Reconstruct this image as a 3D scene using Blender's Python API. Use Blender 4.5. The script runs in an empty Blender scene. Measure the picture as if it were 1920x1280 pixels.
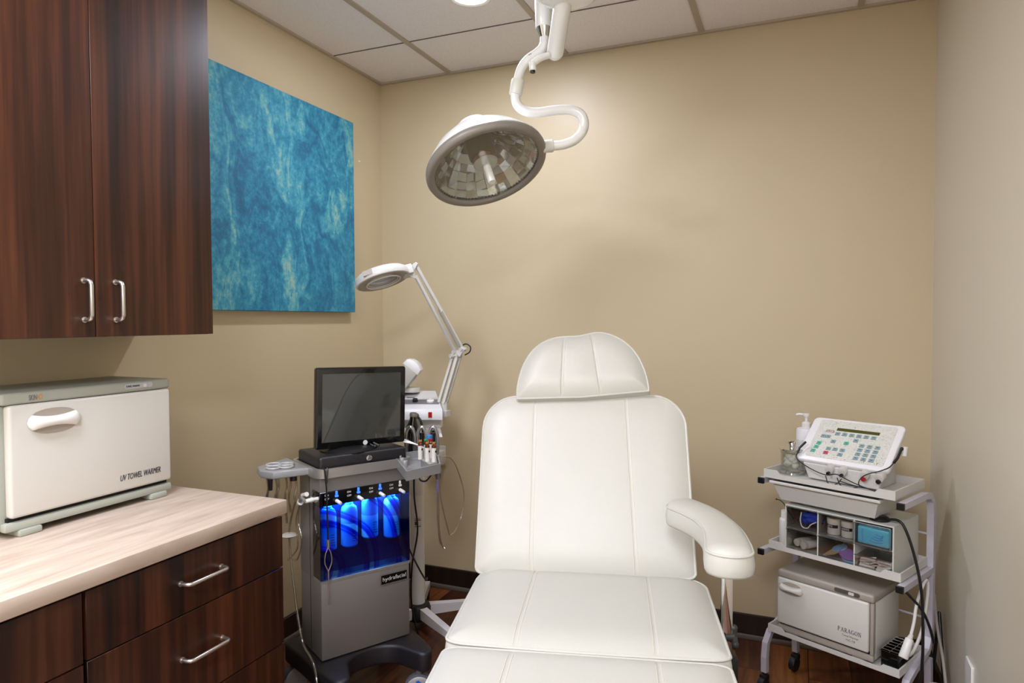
import bpy, bmesh, math, random
from mathutils import Vector, Matrix
random.seed(7)
R = math.radians
PI = math.pi
sc = bpy.context.scene
COL = sc.collection

# ------------------------------------------------------------------ helpers
def lin(h):
    h = h.lstrip('#')
    o = []
    for i in (0, 2, 4):
        c = int(h[i:i + 2], 16) / 255
        o.append(c / 12.92 if c <= .04045 else ((c + .055) / 1.055) ** 2.4)
    return (*o, 1.0)

def newmat(name):
    m = bpy.data.materials.new(name)
    m.use_nodes = True
    nt = m.node_tree
    return m, nt, nt.nodes['Principled BSDF']

def nd(nt, typ, **kw):
    n = nt.nodes.new(typ)
    for k, v in kw.items():
        if hasattr(n, k):
            setattr(n, k, v)
        else:
            n.inputs[k].default_value = v
    return n

def simple(name, col, rough=.45, metal=0., bump=0., bscale=300., spec=.5, coat=0., vary=0., alpha=None):
    m, nt, p = newmat(name)
    p.inputs['Base Color'].default_value = lin(col)
    p.inputs['Roughness'].default_value = rough
    p.inputs['Metallic'].default_value = metal
    p.inputs['Specular IOR Level'].default_value = spec
    p.inputs['Coat Weight'].default_value = coat
    tc = nd(nt, 'ShaderNodeTexCoord')
    if bump:
        n = nd(nt, 'ShaderNodeTexNoise', Scale=bscale, Detail=3.)
        b = nd(nt, 'ShaderNodeBump', Strength=bump, Distance=.002)
        nt.links.new(tc.outputs['Object'], n.inputs['Vector'])
        nt.links.new(n.outputs['Fac'], b.inputs['Height'])
        nt.links.new(b.outputs['Normal'], p.inputs['Normal'])
    if vary:
        n = nd(nt, 'ShaderNodeTexNoise', Scale=6., Detail=4.)
        nt.links.new(tc.outputs['Object'], n.inputs['Vector'])
        r = nd(nt, 'ShaderNodeMapRange')
        r.inputs['To Min'].default_value = rough - vary
        r.inputs['To Max'].default_value = rough + vary
        nt.links.new(n.outputs['Fac'], r.inputs['Value'])
        nt.links.new(r.outputs['Result'], p.inputs['Roughness'])
    return m

def ramp(nt, stops, fac):
    r = nd(nt, 'ShaderNodeValToRGB')
    e = r.color_ramp.elements
    while len(e) > 1:
        e.remove(e[-1])
    e[0].position, e[0].color = stops[0][0], lin(stops[0][1])
    for p, c in stops[1:]:
        x = e.new(p)
        x.color = lin(c)
    nt.links.new(fac, r.inputs['Fac'])
    return r

def clear(name, tint='#ffffff', gloss='#ffffff', rough=.03, base=.06, edge=.7, blend=.25):
    """thin clear plastic or glass: lets light straight through, reflects more at glancing angles"""
    m, nt, p = newmat(name)
    nt.nodes.remove(p)
    t = nd(nt, 'ShaderNodeBsdfTransparent')
    t.inputs['Color'].default_value = lin(tint)
    g = nd(nt, 'ShaderNodeBsdfGlossy')
    g.inputs['Color'].default_value = lin(gloss)
    g.inputs['Roughness'].default_value = rough
    lw = nd(nt, 'ShaderNodeLayerWeight')
    lw.inputs['Blend'].default_value = blend
    mr = nd(nt, 'ShaderNodeMapRange')
    mr.inputs['To Min'].default_value = base
    mr.inputs['To Max'].default_value = edge
    nt.links.new(lw.outputs['Facing'], mr.inputs['Value'])
    mx = nd(nt, 'ShaderNodeMixShader')
    nt.links.new(mr.outputs['Result'], mx.inputs['Fac'])
    nt.links.new(t.outputs[0], mx.inputs[1])
    nt.links.new(g.outputs[0], mx.inputs[2])
    nt.links.new(mx.outputs[0], nt.nodes['Material Output'].inputs['Surface'])
    return m

def glow(name, col, strength):
    m, nt, p = newmat(name)
    p.inputs['Base Color'].default_value = lin(col)
    p.inputs['Emission Color'].default_value = lin(col)
    p.inputs['Emission Strength'].default_value = strength
    return m

class MB:
    """collects shapes and links them as one mesh object"""
    def __init__(s):
        s.bm = bmesh.new()
    def _merge(s, b, M=None):
        if M is not None:
            bmesh.ops.transform(b, matrix=M, verts=b.verts)
        me = bpy.data.meshes.new('tmp')
        b.to_mesh(me)
        b.free()
        s.bm.from_mesh(me)
        bpy.data.meshes.remove(me)
        return s
    def box(s, x0, x1, y0, y1, z0, z1, bev=0., seg=2, M=None):
        b = bmesh.new()
        bmesh.ops.create_cube(b, size=1)
        for v in b.verts:
            v.co = Vector((x0 if v.co.x < 0 else x1, y0 if v.co.y < 0 else y1, z0 if v.co.z < 0 else z1))
        bmesh.ops.recalc_face_normals(b, faces=b.faces)
        if bev:
            bmesh.ops.bevel(b, geom=list(b.edges), offset=bev, segments=seg, profile=.5, affect='EDGES')
        return s._merge(b, M)
    def prism(s, out, z0, z1, bev=0., seg=3, M=None):
        b = bmesh.new()
        lo = [b.verts.new((x, y, z0)) for x, y in out]
        hi = [b.verts.new((x, y, z1)) for x, y in out]
        n = len(out)
        b.faces.new(lo[::-1])
        top = b.faces.new(hi)
        for i in range(n):
            b.faces.new((lo[i], lo[(i + 1) % n], hi[(i + 1) % n], hi[i]))
        bmesh.ops.recalc_face_normals(b, faces=b.faces)
        if bev:
            es = [e for e in b.edges if abs(e.verts[0].co.z - e.verts[1].co.z) < 1e-6]
            bmesh.ops.bevel(b, geom=es, offset=bev, segments=seg, profile=.5, affect='EDGES')
        return s._merge(b, M)
    def basin(s, out, z0, z1, wall, floor, M=None):
        """open tray: outline extruded with a wall thickness and a floor"""
        cx = sum(p[0] for p in out) / len(out)
        cy = sum(p[1] for p in out) / len(out)
        inn = inset(out, wall)
        b = bmesh.new()
        n = len(out)
        A = [b.verts.new((x, y, z0)) for x, y in out]
        B = [b.verts.new((x, y, z1)) for x, y in out]
        Cc = [b.verts.new((x, y, z1)) for x, y in inn]
        D = [b.verts.new((x, y, z0 + floor)) for x, y in inn]
        for i in range(n):
            j = (i + 1) % n
            b.faces.new((A[i], A[j], B[j], B[i]))
            b.faces.new((B[i], B[j], Cc[j], Cc[i]))
            b.faces.new((Cc[i], Cc[j], D[j], D[i]))
        b.faces.new(A[::-1])
        b.faces.new(D)
        bmesh.ops.recalc_face_normals(b, faces=b.faces)
        return s._merge(b, M)
    def lathe(s, prof, n=32, M=None, close=True):
        b = bmesh.new()
        rings = []
        for r, z in prof:
            if r < 1e-6:
                rings.append([b.verts.new((0, 0, z))])
            else:
                rings.append([b.verts.new((r * math.cos(2 * PI * i / n), r * math.sin(2 * PI * i / n), z)) for i in range(n)])
        for a, c in zip(rings, rings[1:]):
            for i in range(n):
                j = (i + 1) % n
                q = [a[i % len(a)], a[j % len(a)], c[j % len(c)], c[i % len(c)]]
                u = []
                for v in q:
                    if v not in u:
                        u.append(v)
                if len(u) > 2:
                    b.faces.new(u)
        if close:
            if len(rings[0]) > 2:
                b.faces.new(rings[0][::-1])
            if len(rings[-1]) > 2:
                b.faces.new(rings[-1])
        bmesh.ops.recalc_face_normals(b, faces=b.faces)
        return s._merge(b, M)
    def cyl(s, p0, p1, r0, r1=None, n=24, bev=0.):
        p0, p1 = Vector(p0), Vector(p1)
        r1 = r0 if r1 is None else r1
        d = p1 - p0
        M = Matrix.Translation(p0) @ d.to_track_quat('Z', 'Y').to_matrix().to_4x4()
        L = d.length
        if bev:
            k = bev * .29
            pr = [(r0 - bev, 0), (r0 - k, k), (r0, bev), (r1, L - bev), (r1 - k, L - k), (r1 - bev, L)]
        else:
            pr = [(r0, 0), (r1, L)]
        return s.lathe(pr, n, M)
    def tube(s, pts, r, n=10, smooth=0, closed=False, square=None, M=None):
        """round (or rectangular: square=(w,h)) section swept along points"""
        P = [Vector(p) for p in pts]
        if smooth:
            P = catmull(P, smooth, closed)
        b = bmesh.new()
        N = len(P)
        rr = r if isinstance(r, (list, tuple)) else None
        up = None
        rings = []
        for i in range(N):
            a = P[i - 1] if (i > 0 or closed) else P[i]
            c = P[(i + 1) % N] if (i < N - 1 or closed) else P[i]
            t = (c - a).normalized()
            if up is None:
                ref = Vector((0, 0, 1)) if abs(t.z) < .9 else Vector((0, 1, 0))
                up = (ref - t * ref.dot(t)).normalized()
            else:
                up = (up - t * up.dot(t))
                up = up.normalized() if up.length > 1e-6 else t.orthogonal().normalized()
            side = t.cross(up)
            if square:
                w, h = square
                ring = [b.verts.new(P[i] + side * (sx * w / 2) + up * (sy * h / 2)) for sx, sy in ((-1, -1), (1, -1), (1, 1), (-1, 1))]
            else:
                q = r if rr is None else rr[min(len(rr) - 1, int(i * len(rr) / N))] if not smooth else rr[0] + (rr[-1] - rr[0]) * i / (N - 1)
                ring = [b.verts.new(P[i] + side * (q * math.cos(2 * PI * k / n)) + up * (q * math.sin(2 * PI * k / n))) for k in range(n)]
            rings.append(ring)
        m = len(rings[0])
        for i in range(N if closed else N - 1):
            A, B = rings[i], rings[(i + 1) % N]
            for k in range(m):
                b.faces.new((A[k], A[(k + 1) % m], B[(k + 1) % m], B[k]))
        if not closed:
            b.faces.new(rings[0][::-1])
            b.faces.new(rings[-1])
        bmesh.ops.recalc_face_normals(b, faces=b.faces)
        return s._merge(b, M)
    def ball(s, c, r, n=20, sc3=(1, 1, 1), M=None):
        b = bmesh.new()
        bmesh.ops.create_uvsphere(b, u_segments=n, v_segments=max(8, n // 2), radius=1)
        T = Matrix.Translation(Vector(c)) @ Matrix.Diagonal((r * sc3[0], r * sc3[1], r * sc3[2], 1))
        bmesh.ops.transform(b, matrix=T, verts=b.verts)
        return s._merge(b, M)
    def sheet(s, fn, nu, nv, M=None):
        b = bmesh.new()
        g = [[b.verts.new(fn(i / nu, j / nv)) for j in range(nv + 1)] for i in range(nu + 1)]
        for i in range(nu):
            for j in range(nv):
                b.faces.new((g[i][j], g[i + 1][j], g[i + 1][j + 1], g[i][j + 1]))
        return s._merge(b, M)
    def build(s, name, mat, parent=None, sharp=38, M=None, label=None, smooth=True):
        me = bpy.data.meshes.new(name)
        if M is not None:
            bmesh.ops.transform(s.bm, matrix=M, verts=s.bm.verts)
        if smooth:
            for f in s.bm.faces:
                f.smooth = True
        s.bm.to_mesh(me)
        s.bm.free()
        if smooth:
            me.set_sharp_from_angle(angle=R(sharp))
        me.materials.append(mat)
        o = bpy.data.objects.new(name, me)
        COL.objects.link(o)
        if parent:
            o.parent = parent
        if label:
            o['label'] = label
        return o

def catmull(P, k, closed=False):
    out = []
    N = len(P)
    rng = range(N if closed else N - 1)
    for i in rng:
        p1, p2 = P[i], P[(i + 1) % N]
        p0 = P[i - 1] if (i > 0 or closed) else p1 * 2 - p2
        p3 = P[(i + 2) % N] if (i + 2 < N or closed) else p2 * 2 - p1
        for j in range(k):
            t = j / k
            out.append(.5 * ((2 * p1) + (p2 - p0) * t + (2 * p0 - 5 * p1 + 4 * p2 - p3) * t * t + (3 * p1 - p0 - 3 * p2 + p3) * t ** 3))
    if not closed:
        out.append(P[-1].copy())
    return out

def inset(out, w):
    n = len(out)
    area = sum(out[i][0] * out[(i + 1) % n][1] - out[(i + 1) % n][0] * out[i][1] for i in range(n))
    sgn = 1 if area > 0 else -1
    res = []
    for i in range(n):
        p0, p1, p2 = Vector(out[i - 1]), Vector(out[i]), Vector(out[(i + 1) % n])
        d1, d2 = (p1 - p0).normalized(), (p2 - p1).normalized()
        n1, n2 = Vector((-d1.y, d1.x)) * sgn, Vector((-d2.y, d2.x)) * sgn
        b = (n1 + n2)
        b = b.normalized() if b.length > 1e-6 else n1
        k = w / max(.3, b.dot(n1))
        res.append((p1.x + b.x * k, p1.y + b.y * k))
    return res

def rrect(x0, x1, y0, y1, r, k=6):
    o = []
    for cx, cy, a0 in ((x1 - r, y0 + r, -90), (x1 - r, y1 - r, 0), (x0 + r, y1 - r, 90), (x0 + r, y0 + r, 180)):
        for i in range(k + 1):
            a = R(a0 + 90 * i / k)
            o.append((cx + r * math.cos(a), cy + r * math.sin(a)))
    return o

def thing(name, label, cat, loc=(0, 0, 0), rz=0., group=None):
    o = bpy.data.objects.new(name, None)
    COL.objects.link(o)
    o.empty_display_size = .1
    o.location = loc
    o.rotation_euler = (0, 0, R(rz))
    return tag(o, label, cat, group)

def tag(o, label, cat, group=None):
    o['label'] = label
    o['category'] = cat
    if group:
        o['group'] = group
    return o

def struct(o):
    o['kind'] = 'structure'
    return o

def face_M(origin, xdir, ydir):
    """4x4 whose local x,y lie along the two directions on a face"""
    x, y = Vector(xdir).normalized(), Vector(ydir).normalized()
    z = x.cross(y)
    M = Matrix((x, y, z)).transposed().to_4x4()
    M.translation = Vector(origin)
    return M

def text(name, body, size, mat, parent, M, depth=.0005, shear=0., width=None, align='LEFT', spacing=1., thin=0.):
    c = bpy.data.curves.new(name, 'FONT')
    c.body = body
    c.size = size
    c.extrude = depth
    c.shear = shear
    c.offset = -thin
    c.align_x = align
    c.space_character = spacing
    c.resolution_u = 3
    t = bpy.data.objects.new(name, c)
    COL.objects.link(t)
    bpy.context.view_layer.update()
    me = bpy.data.meshes.new_from_object(t.evaluated_get(bpy.context.evaluated_depsgraph_get()))
    COL.objects.unlink(t)
    bpy.data.objects.remove(t)
    if width:
        xs = [v.co.x for v in me.vertices]
        k = width / (max(xs) - min(xs))
        me.transform(Matrix.Diagonal((k, 1, 1, 1)))
    me.transform(M)
    me.materials.clear()
    me.materials.append(mat)
    o = bpy.data.objects.new(name, me)
    COL.objects.link(o)
    o.parent = parent
    return o

def strokes(name, segs, mat, parent, M, depth=.0006):
    """lettering from straight and curved pen strokes: (x0,y0,x1,y1,width)"""
    b = MB()
    for x0, y0, x1, y1, w in segs:
        d = Vector((x1 - x0, y1 - y0))
        n = Vector((-d.y, d.x)).normalized() * (w / 2)
        out = [(x0 + n.x, y0 + n.y), (x0 - n.x, y0 - n.y), (x1 - n.x, y1 - n.y), (x1 + n.x, y1 + n.y)]
        b.prism(out, 0, depth)
    return b.build(name, mat, parent, M=M, smooth=False)

# ------------------------------------------------------------------ materials
def wall_paint(name, col):
    m, nt, p = newmat(name)
    tc = nd(nt, 'ShaderNodeTexCoord')
    n1 = nd(nt, 'ShaderNodeTexNoise', Scale=130., Detail=3.)
    n2 = nd(nt, 'ShaderNodeTexNoise', Scale=3., Detail=2.)
    nt.links.new(tc.outputs['Object'], n1.inputs['Vector'])
    nt.links.new(tc.outputs['Object'], n2.inputs['Vector'])
    b = nd(nt, 'ShaderNodeBump', Strength=.12, Distance=.002)
    nt.links.new(n1.outputs['Fac'], b.inputs['Height'])
    nt.links.new(b.outputs['Normal'], p.inputs['Normal'])
    p.inputs['Base Color'].default_value = lin(col)
    p.inputs['Specular IOR Level'].default_value = .5
    mr = nd(nt, 'ShaderNodeMapRange')
    mr.inputs['To Min'].default_value = .36
    mr.inputs['To Max'].default_value = .48
    nt.links.new(n2.outputs['Fac'], mr.inputs['Value'])
    nt.links.new(mr.outputs['Result'], p.inputs['Roughness'])
    return m

def wood(name, stops, rough=.32, s=(7., 7., .45), fine=.35, spec=.5):
    m, nt, p = newmat(name)
    tc = nd(nt, 'ShaderNodeTexCoord')
    oi = nd(nt, 'ShaderNodeObjectInfo')
    add = nd(nt, 'ShaderNodeVectorMath', operation='ADD')
    mul = nd(nt, 'ShaderNodeVectorMath', operation='SCALE')
    mul.inputs['Scale'].default_value = 7.
    nt.links.new(oi.outputs['Random'], mul.inputs[0])
    nt.links.new(tc.outputs['Object'], add.inputs[0])
    nt.links.new(mul.outputs[0], add.inputs[1])
    mp = nd(nt, 'ShaderNodeMapping')
    mp.inputs['Scale'].default_value = s
    nt.links.new(add.outputs[0], mp.inputs['Vector'])
    n0 = nd(nt, 'ShaderNodeTexNoise', Scale=1., Detail=2., Roughness=.5, Distortion=.6)
    nt.links.new(mp.outputs[0], n0.inputs['Vector'])
    # growth rings: contour bands of a smooth stretched field
    k = nd(nt, 'ShaderNodeMath', operation='MULTIPLY')
    k.inputs[1].default_value = 34.
    nt.links.new(n0.outputs['Fac'], k.inputs[0])
    sn = nd(nt, 'ShaderNodeMath', operation='SINE')
    nt.links.new(k.outputs[0], sn.inputs[0])
    mp2 = nd(nt, 'ShaderNodeMapping')
    mp2.inputs['Scale'].default_value = (s[0] * 22, s[1] * 22, s[2] * 6)
    nt.links.new(add.outputs[0], mp2.inputs['Vector'])
    n1 = nd(nt, 'ShaderNodeTexNoise', Scale=1., Detail=4., Roughness=.6)
    nt.links.new(mp2.outputs[0], n1.inputs['Vector'])
    mp3 = nd(nt, 'ShaderNodeMapping')
    mp3.inputs['Scale'].default_value = (s[0] * 4.6, s[1] * 4.6, s[2] * 1.1)
    nt.links.new(add.outputs[0], mp3.inputs['Vector'])
    n2 = nd(nt, 'ShaderNodeTexNoise', Scale=1., Detail=5., Roughness=.55)
    nt.links.new(mp3.outputs[0], n2.inputs['Vector'])
    a1 = nd(nt, 'ShaderNodeMath', operation='MULTIPLY_ADD')
    a1.inputs[1].default_value = .055
    nt.links.new(sn.outputs[0], a1.inputs[0])
    nt.links.new(n2.outputs['Fac'], a1.inputs[2])
    c = nd(nt, 'ShaderNodeMath', operation='SUBTRACT')
    c.inputs[1].default_value = .5
    nt.links.new(n1.outputs['Fac'], c.inputs[0])
    a2 = nd(nt, 'ShaderNodeMath', operation='MULTIPLY_ADD')
    a2.inputs[1].default_value = fine
    nt.links.new(c.outputs[0], a2.inputs[0])
    nt.links.new(a1.outputs[0], a2.inputs[2])
    rp = ramp(nt, stops, a2.outputs[0])
    nt.links.new(rp.outputs['Color'], p.inputs['Base Color'])
    p.inputs['Roughness'].default_value = rough
    p.inputs['Specular IOR Level'].default_value = spec
    b = nd(nt, 'ShaderNodeBump', Strength=.08, Distance=.001)
    nt.links.new(n1.outputs['Fac'], b.inputs['Height'])
    nt.links.new(b.outputs['Normal'], p.inputs['Normal'])
    return m

def floor_mat():
    m, nt, p = newmat('plank_floor')
    tc = nd(nt, 'ShaderNodeTexCoord')
    mp = nd(nt, 'ShaderNodeMapping')
    mp.inputs['Rotation'].default_value = (0, 0, R(90))
    mp.inputs['Location'].default_value = (.31, .05, 0)
    nt.links.new(tc.outputs['Object'], mp.inputs['Vector'])
    br = nd(nt, 'ShaderNodeTexBrick')
    br.offset = .37
    br.inputs['Scale'].default_value = 1.
    br.inputs['Brick Width'].default_value = .92
    br.inputs['Row Height'].default_value = .152
    br.inputs['Mortar Size'].default_value = .0015
    br.inputs['Color1'].default_value = (0, 0, 0, 1)
    br.inputs['Color2'].default_value = (1, 1, 1, 1)
    br.inputs['Mortar'].default_value = (.5, .5, .5, 1)
    nt.links.new(mp.outputs[0], br.inputs['Vector'])
    sp = nd(nt, 'ShaderNodeVectorMath', operation='MULTIPLY')
    sp.inputs[1].default_value = (28., 2.2, 1.)
    nt.links.new(tc.outputs['Object'], sp.inputs[0])
    ad = nd(nt, 'ShaderNodeVectorMath', operation='MULTIPLY_ADD')
    ad.inputs[1].default_value = (9., 9., 9.)
    nt.links.new(br.outputs['Color'], ad.inputs[0])
    nt.links.new(sp.outputs[0], ad.inputs[2])
    n = nd(nt, 'ShaderNodeTexNoise', Scale=1., Detail=7., Roughness=.62, Distortion=.5)
    nt.links.new(ad.outputs[0], n.inputs['Vector'])
    mx = nd(nt, 'ShaderNodeMath', operation='MULTIPLY_ADD')
    mx.inputs[1].default_value = .34
    nt.links.new(br.outputs['Color'], mx.inputs[0])
    nt.links.new(n.outputs['Fac'], mx.inputs[2])
    rp = ramp(nt, [(.35, '#321a10'), (.55, '#532d1a'), (.75, '#73421f'), (.95, '#8f5930')], mx.outputs[0])
    dk = nd(nt, 'ShaderNodeMixRGB')
    dk.inputs['Color2'].default_value = lin('#180c07')
    nt.links.new(br.outputs['Fac'], dk.inputs['Fac'])
    nt.links.new(rp.outputs['Color'], dk.inputs['Color1'])
    nt.links.new(dk.outputs[0], p.inputs['Base Color'])
    p.inputs['Roughness'].default_value = .38
    b = nd(nt, 'ShaderNodeBump', Strength=.1, Distance=.001)
    nt.links.new(n.outputs['Fac'], b.inputs['Height'])
    nt.links.new(b.outputs['Normal'], p.inputs['Normal'])
    return m

def tile_mat():
    m, nt, p = newmat('ceiling_tile')
    tc = nd(nt, 'ShaderNodeTexCoord')
    n = nd(nt, 'ShaderNodeTexNoise', Scale=240., Detail=4., Roughness=.7)
    nt.links.new(tc.outputs['Object'], n.inputs['Vector'])
    rp = ramp(nt, [(.3, '#e6e0de'), (.55, '#f7f2f1'), (.8, '#fbf9f8')], n.outputs['Fac'])
    nt.links.new(rp.outputs['Color'], p.inputs['Base Color'])
    p.inputs['Roughness'].default_value = .95
    p.inputs['Specular IOR Level'].default_value = .1
    b = nd(nt, 'ShaderNodeBump', Strength=.3, Distance=.002)
    nt.links.new(n.outputs['Fac'], b.inputs['Height'])
    nt.links.new(b.outputs['Normal'], p.inputs['Normal'])
    return m

def counter_mat():
    m, nt, p = newmat('stone_laminate')
    tc = nd(nt, 'ShaderNodeTexCoord')
    mp = nd(nt, 'ShaderNodeMapping')
    mp.inputs['Rotation'].default_value = (0, 0, R(28))
    mp.inputs['Scale'].default_value = (26., 3.2, 10.)
    nt.links.new(tc.outputs['Object'], mp.inputs['Vector'])
    n = nd(nt, 'ShaderNodeTexNoise', Scale=1., Detail=6., Roughness=.6, Distortion=.8)
    nt.links.new(mp.outputs[0], n.inputs['Vector'])
    rp = ramp(nt, [(.25, '#a08c7c'), (.42, '#b8a595'), (.58, '#c6b4a4'), (.8, '#d2c1b2')], n.outputs['Fac'])
    nt.links.new(rp.outputs['Color'], p.inputs['Base Color'])
    p.inputs['Roughness'].default_value = .42
    return m

def art_mat():
    m, nt, p = newmat('teal_painting')
    tc = nd(nt, 'ShaderNodeTexCoord')
    mp = nd(nt, 'ShaderNodeMapping')
    mp.inputs['Rotation'].default_value = (R(-24), 0, 0)
    mp.inputs['Scale'].default_value = (1., 2.9, 1.25)
    nt.links.new(tc.outputs['Object'], mp.inputs['Vector'])
    w = nd(nt, 'ShaderNodeTexNoise', Scale=1.6, Detail=3., Roughness=.5)
    nt.links.new(mp.outputs[0], w.inputs['Vector'])
    wa = nd(nt, 'ShaderNodeVectorMath', operation='MULTIPLY_ADD')
    wa.inputs[1].default_value = (1.5, 1.5, 1.5)
    nt.links.new(w.outputs['Color'], wa.inputs[0])
    nt.links.new(mp.outputs[0], wa.inputs[2])
    n = nd(nt, 'ShaderNodeTexNoise', Scale=1.25, Detail=10., Roughness=.68, Distortion=1.2)
    nt.links.new(wa.outputs[0], n.inputs['Vector'])
    n2 = nd(nt, 'ShaderNodeTexNoise', Scale=34., Detail=8., Roughness=.8)
    nt.links.new(tc.outputs['Object'], n2.inputs['Vector'])
    sp = nd(nt, 'ShaderNodeMath', operation='SUBTRACT')
    sp.inputs[1].default_value = .5
    nt.links.new(n2.outputs['Fac'], sp.inputs[0])
    ad = nd(nt, 'ShaderNodeMath', operation='MULTIPLY_ADD')
    ad.inputs[1].default_value = .62
    nt.links.new(sp.outputs[0], ad.inputs[0])
    nt.links.new(n.outputs['Fac'], ad.inputs[2])
    rp = ramp(nt, [(.22, '#075478'), (.38, '#0a6c94'), (.46, '#1c84a8'), (.53, '#3a9ab4'), (.595, '#66afb8'), (.66, '#98bcae'), (.78, '#bfcaa6')], ad.outputs[0])
    nt.links.new(rp.outputs['Color'], p.inputs['Base Color'])
    p.inputs['Roughness'].default_value = .42
    b = nd(nt, 'ShaderNodeBump', Strength=.8, Distance=.005)
    nt.links.new(n2.outputs['Fac'], b.inputs['Height'])
    nt.links.new(b.outputs['Normal'], p.inputs['Normal'])
    return m

def brushed(name, col, rough=.42, metal=.75):
    m, nt, p = newmat(name)
    tc = nd(nt, 'ShaderNodeTexCoord')
    n = nd(nt, 'ShaderNodeTexNoise', Scale=420., Detail=2.)
    nt.links.new(tc.outputs['Object'], n.inputs['Vector'])
    p.inputs['Base Color'].default_value = lin(col)
    p.inputs['Metallic'].default_value = metal
    mr = nd(nt, 'ShaderNodeMapRange')
    mr.inputs['To Min'].default_value = rough - .06
    mr.inputs['To Max'].default_value = rough + .06
    nt.links.new(n.outputs['Fac'], mr.inputs['Value'])
    nt.links.new(mr.outputs['Result'], p.inputs['Roughness'])
    b = nd(nt, 'ShaderNodeBump', Strength=.05, Distance=.0005)
    nt.links.new(n.outputs['Fac'], b.inputs['Height'])
    nt.links.new(b.outputs['Normal'], p.inputs['Normal'])
    return m

def panel_pattern(name):
    m, nt, p = newmat(name)
    tc = nd(nt, 'ShaderNodeTexCoord')
    n = nd(nt, 'ShaderNodeTexNoise', Scale=95., Detail=3., Distortion=2.5)
    nt.links.new(tc.outputs['Object'], n.inputs['Vector'])
    rp = ramp(nt, [(.34, '#b9bab0'), (.46, '#d3d4cc'), (.6, '#deddd6'), (.72, '#c6c0b4')], n.outputs['Fac'])
    nt.links.new(rp.outputs['Color'], p.inputs['Base Color'])
    p.inputs['Roughness'].default_value = .35
    return m

def swirl_cover():
    """blue clear cover printed with lighter and darker sweeping bands"""
    m, nt, p = newmat('blue_swirl_cover')
    nt.nodes.remove(p)
    tc = nd(nt, 'ShaderNodeTexCoord')
    mp = nd(nt, 'ShaderNodeMapping')
    mp.inputs['Location'].default_value = (.02, 0, -.50)
    nt.links.new(tc.outputs['Object'], mp.inputs['Vector'])
    w = nd(nt, 'ShaderNodeTexWave', wave_type='RINGS', rings_direction='Y', Scale=2.3, Distortion=2.2, Detail=1.)
    w.inputs['Detail Scale'].default_value = 1.2
    nt.links.new(mp.outputs[0], w.inputs['Vector'])
    rp = ramp(nt, [(.0, '#7cc2fb'), (.5, '#70b8fb'), (.6, '#4a88f0'), (.70, '#4280ee'), (.73, '#86c8fc'), (.76, '#4a88f0'), (.93, '#3c78ec'), (.975, '#a8dcff')], w.outputs['Fac'])
    t = nd(nt, 'ShaderNodeBsdfTransparent')
    nt.links.new(rp.outputs['Color'], t.inputs['Color'])
    g = nd(nt, 'ShaderNodeBsdfGlossy')
    g.inputs['Roughness'].default_value = .04
    mx = nd(nt, 'ShaderNodeMixShader')
    lw = nd(nt, 'ShaderNodeLayerWeight')
    lw.inputs['Blend'].default_value = .2
    mr = nd(nt, 'ShaderNodeMapRange')
    mr.inputs['To Min'].default_value = .035
    mr.inputs['To Max'].default_value = .5
    nt.links.new(lw.outputs['Facing'], mr.inputs['Value'])
    nt.links.new(mr.outputs['Result'], mx.inputs['Fac'])
    nt.links.new(t.outputs[0], mx.inputs[1])
    nt.links.new(g.outputs[0], mx.inputs[2])
    nt.links.new(mx.outputs[0], nt.nodes['Material Output'].inputs['Surface'])
    return m

M = {}
M['wall'] = wall_paint('beige_wall_paint', '#cab998')
M['wall_pale'] = wall_paint('pale_greige_wall_paint', '#d6cfbe')
M['floor'] = floor_mat()
M['tile'] = tile_mat()
M['grid'] = simple('grid_metal', '#b6aa98', .5)
M['base'] = wood('baseboard_brown', [(.3, '#1d120d'), (.6, '#2a1a12'), (.8, '#352118')], .4)
M['shoe'] = simple('base_shoe', '#6b625a', .5)
DK = [(.26, '#180b06'), (.40, '#29130a'), (.50, '#371b0e'), (.60, '#462413'), (.76, '#58311c')]
M['wood'] = wood('walnut_laminate', DK, .36, (3.4, 3.4, .36), .5)
M['wood_edge'] = simple('cabinet_carcass', '#1a0d08', .5)
M['counter'] = counter_mat()
M['art'] = art_mat()
M['steel'] = brushed('satin_nickel', '#cfc9c2', .3, .95)
M['chrome'] = simple('chrome', '#dcdcdc', .07, 1.)
M['ivory'] = simple('ivory_vinyl', '#c6c5bd', .42, bump=.12, bscale=500., vary=.05)
M['stitch'] = simple('ivory_thread', '#d9d4c6', .7)
M['white_plastic'] = simple('white_plastic', '#e6e4e0', .32)
M['white_enamel'] = simple('white_enamel', '#f0f1ee', .22, coat=.3)
M['warm_white'] = simple('warm_white_plastic', '#cfccc5', .28, coat=.2)
M['greygreen'] = simple('grey_green_plastic', '#a4a89d', .4)
M['taupe'] = simple('taupe_plastic', '#a59c91', .42)
M['offwhite'] = simple('off_white_plastic', '#d6d3ca', .38)
M['black'] = simple('black_plastic', '#101011', .4)
M['black_tex'] = simple('black_textured_plastic', '#1c1a1e', .42, bump=.25, bscale=900.)
M['rubber'] = simple('black_rubber', '#0d0d0e', .55)
M['dark'] = simple('dark_gap', '#0a0908', .8)
M['grey_tray'] = simple('grey_plastic', '#a9a9a8', .38)
M['silver'] = brushed('silver_paint', '#8d8a88', .42, .55)
M['silver_rim'] = brushed('brushed_aluminium', '#b3afaa', .36, .7)
M['ink'] = simple('dark_ink', '#2c2f3d', .5)
M['orange_ink'] = simple('orange_ink', '#d08a3c', .5)
M['grey_ink'] = simple('grey_ink', '#6b6a6c', .5)
M['white_ink'] = simple('white_ink', '#d8d8d8', .5)
M['red'] = simple('red_plastic', '#b11520', .3)
M['blue'] = simple('blue_plastic', '#1c62c4', .3)
M['ledblue'] = glow('blue_indicator_light', '#2b62ff', 1.6)
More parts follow.
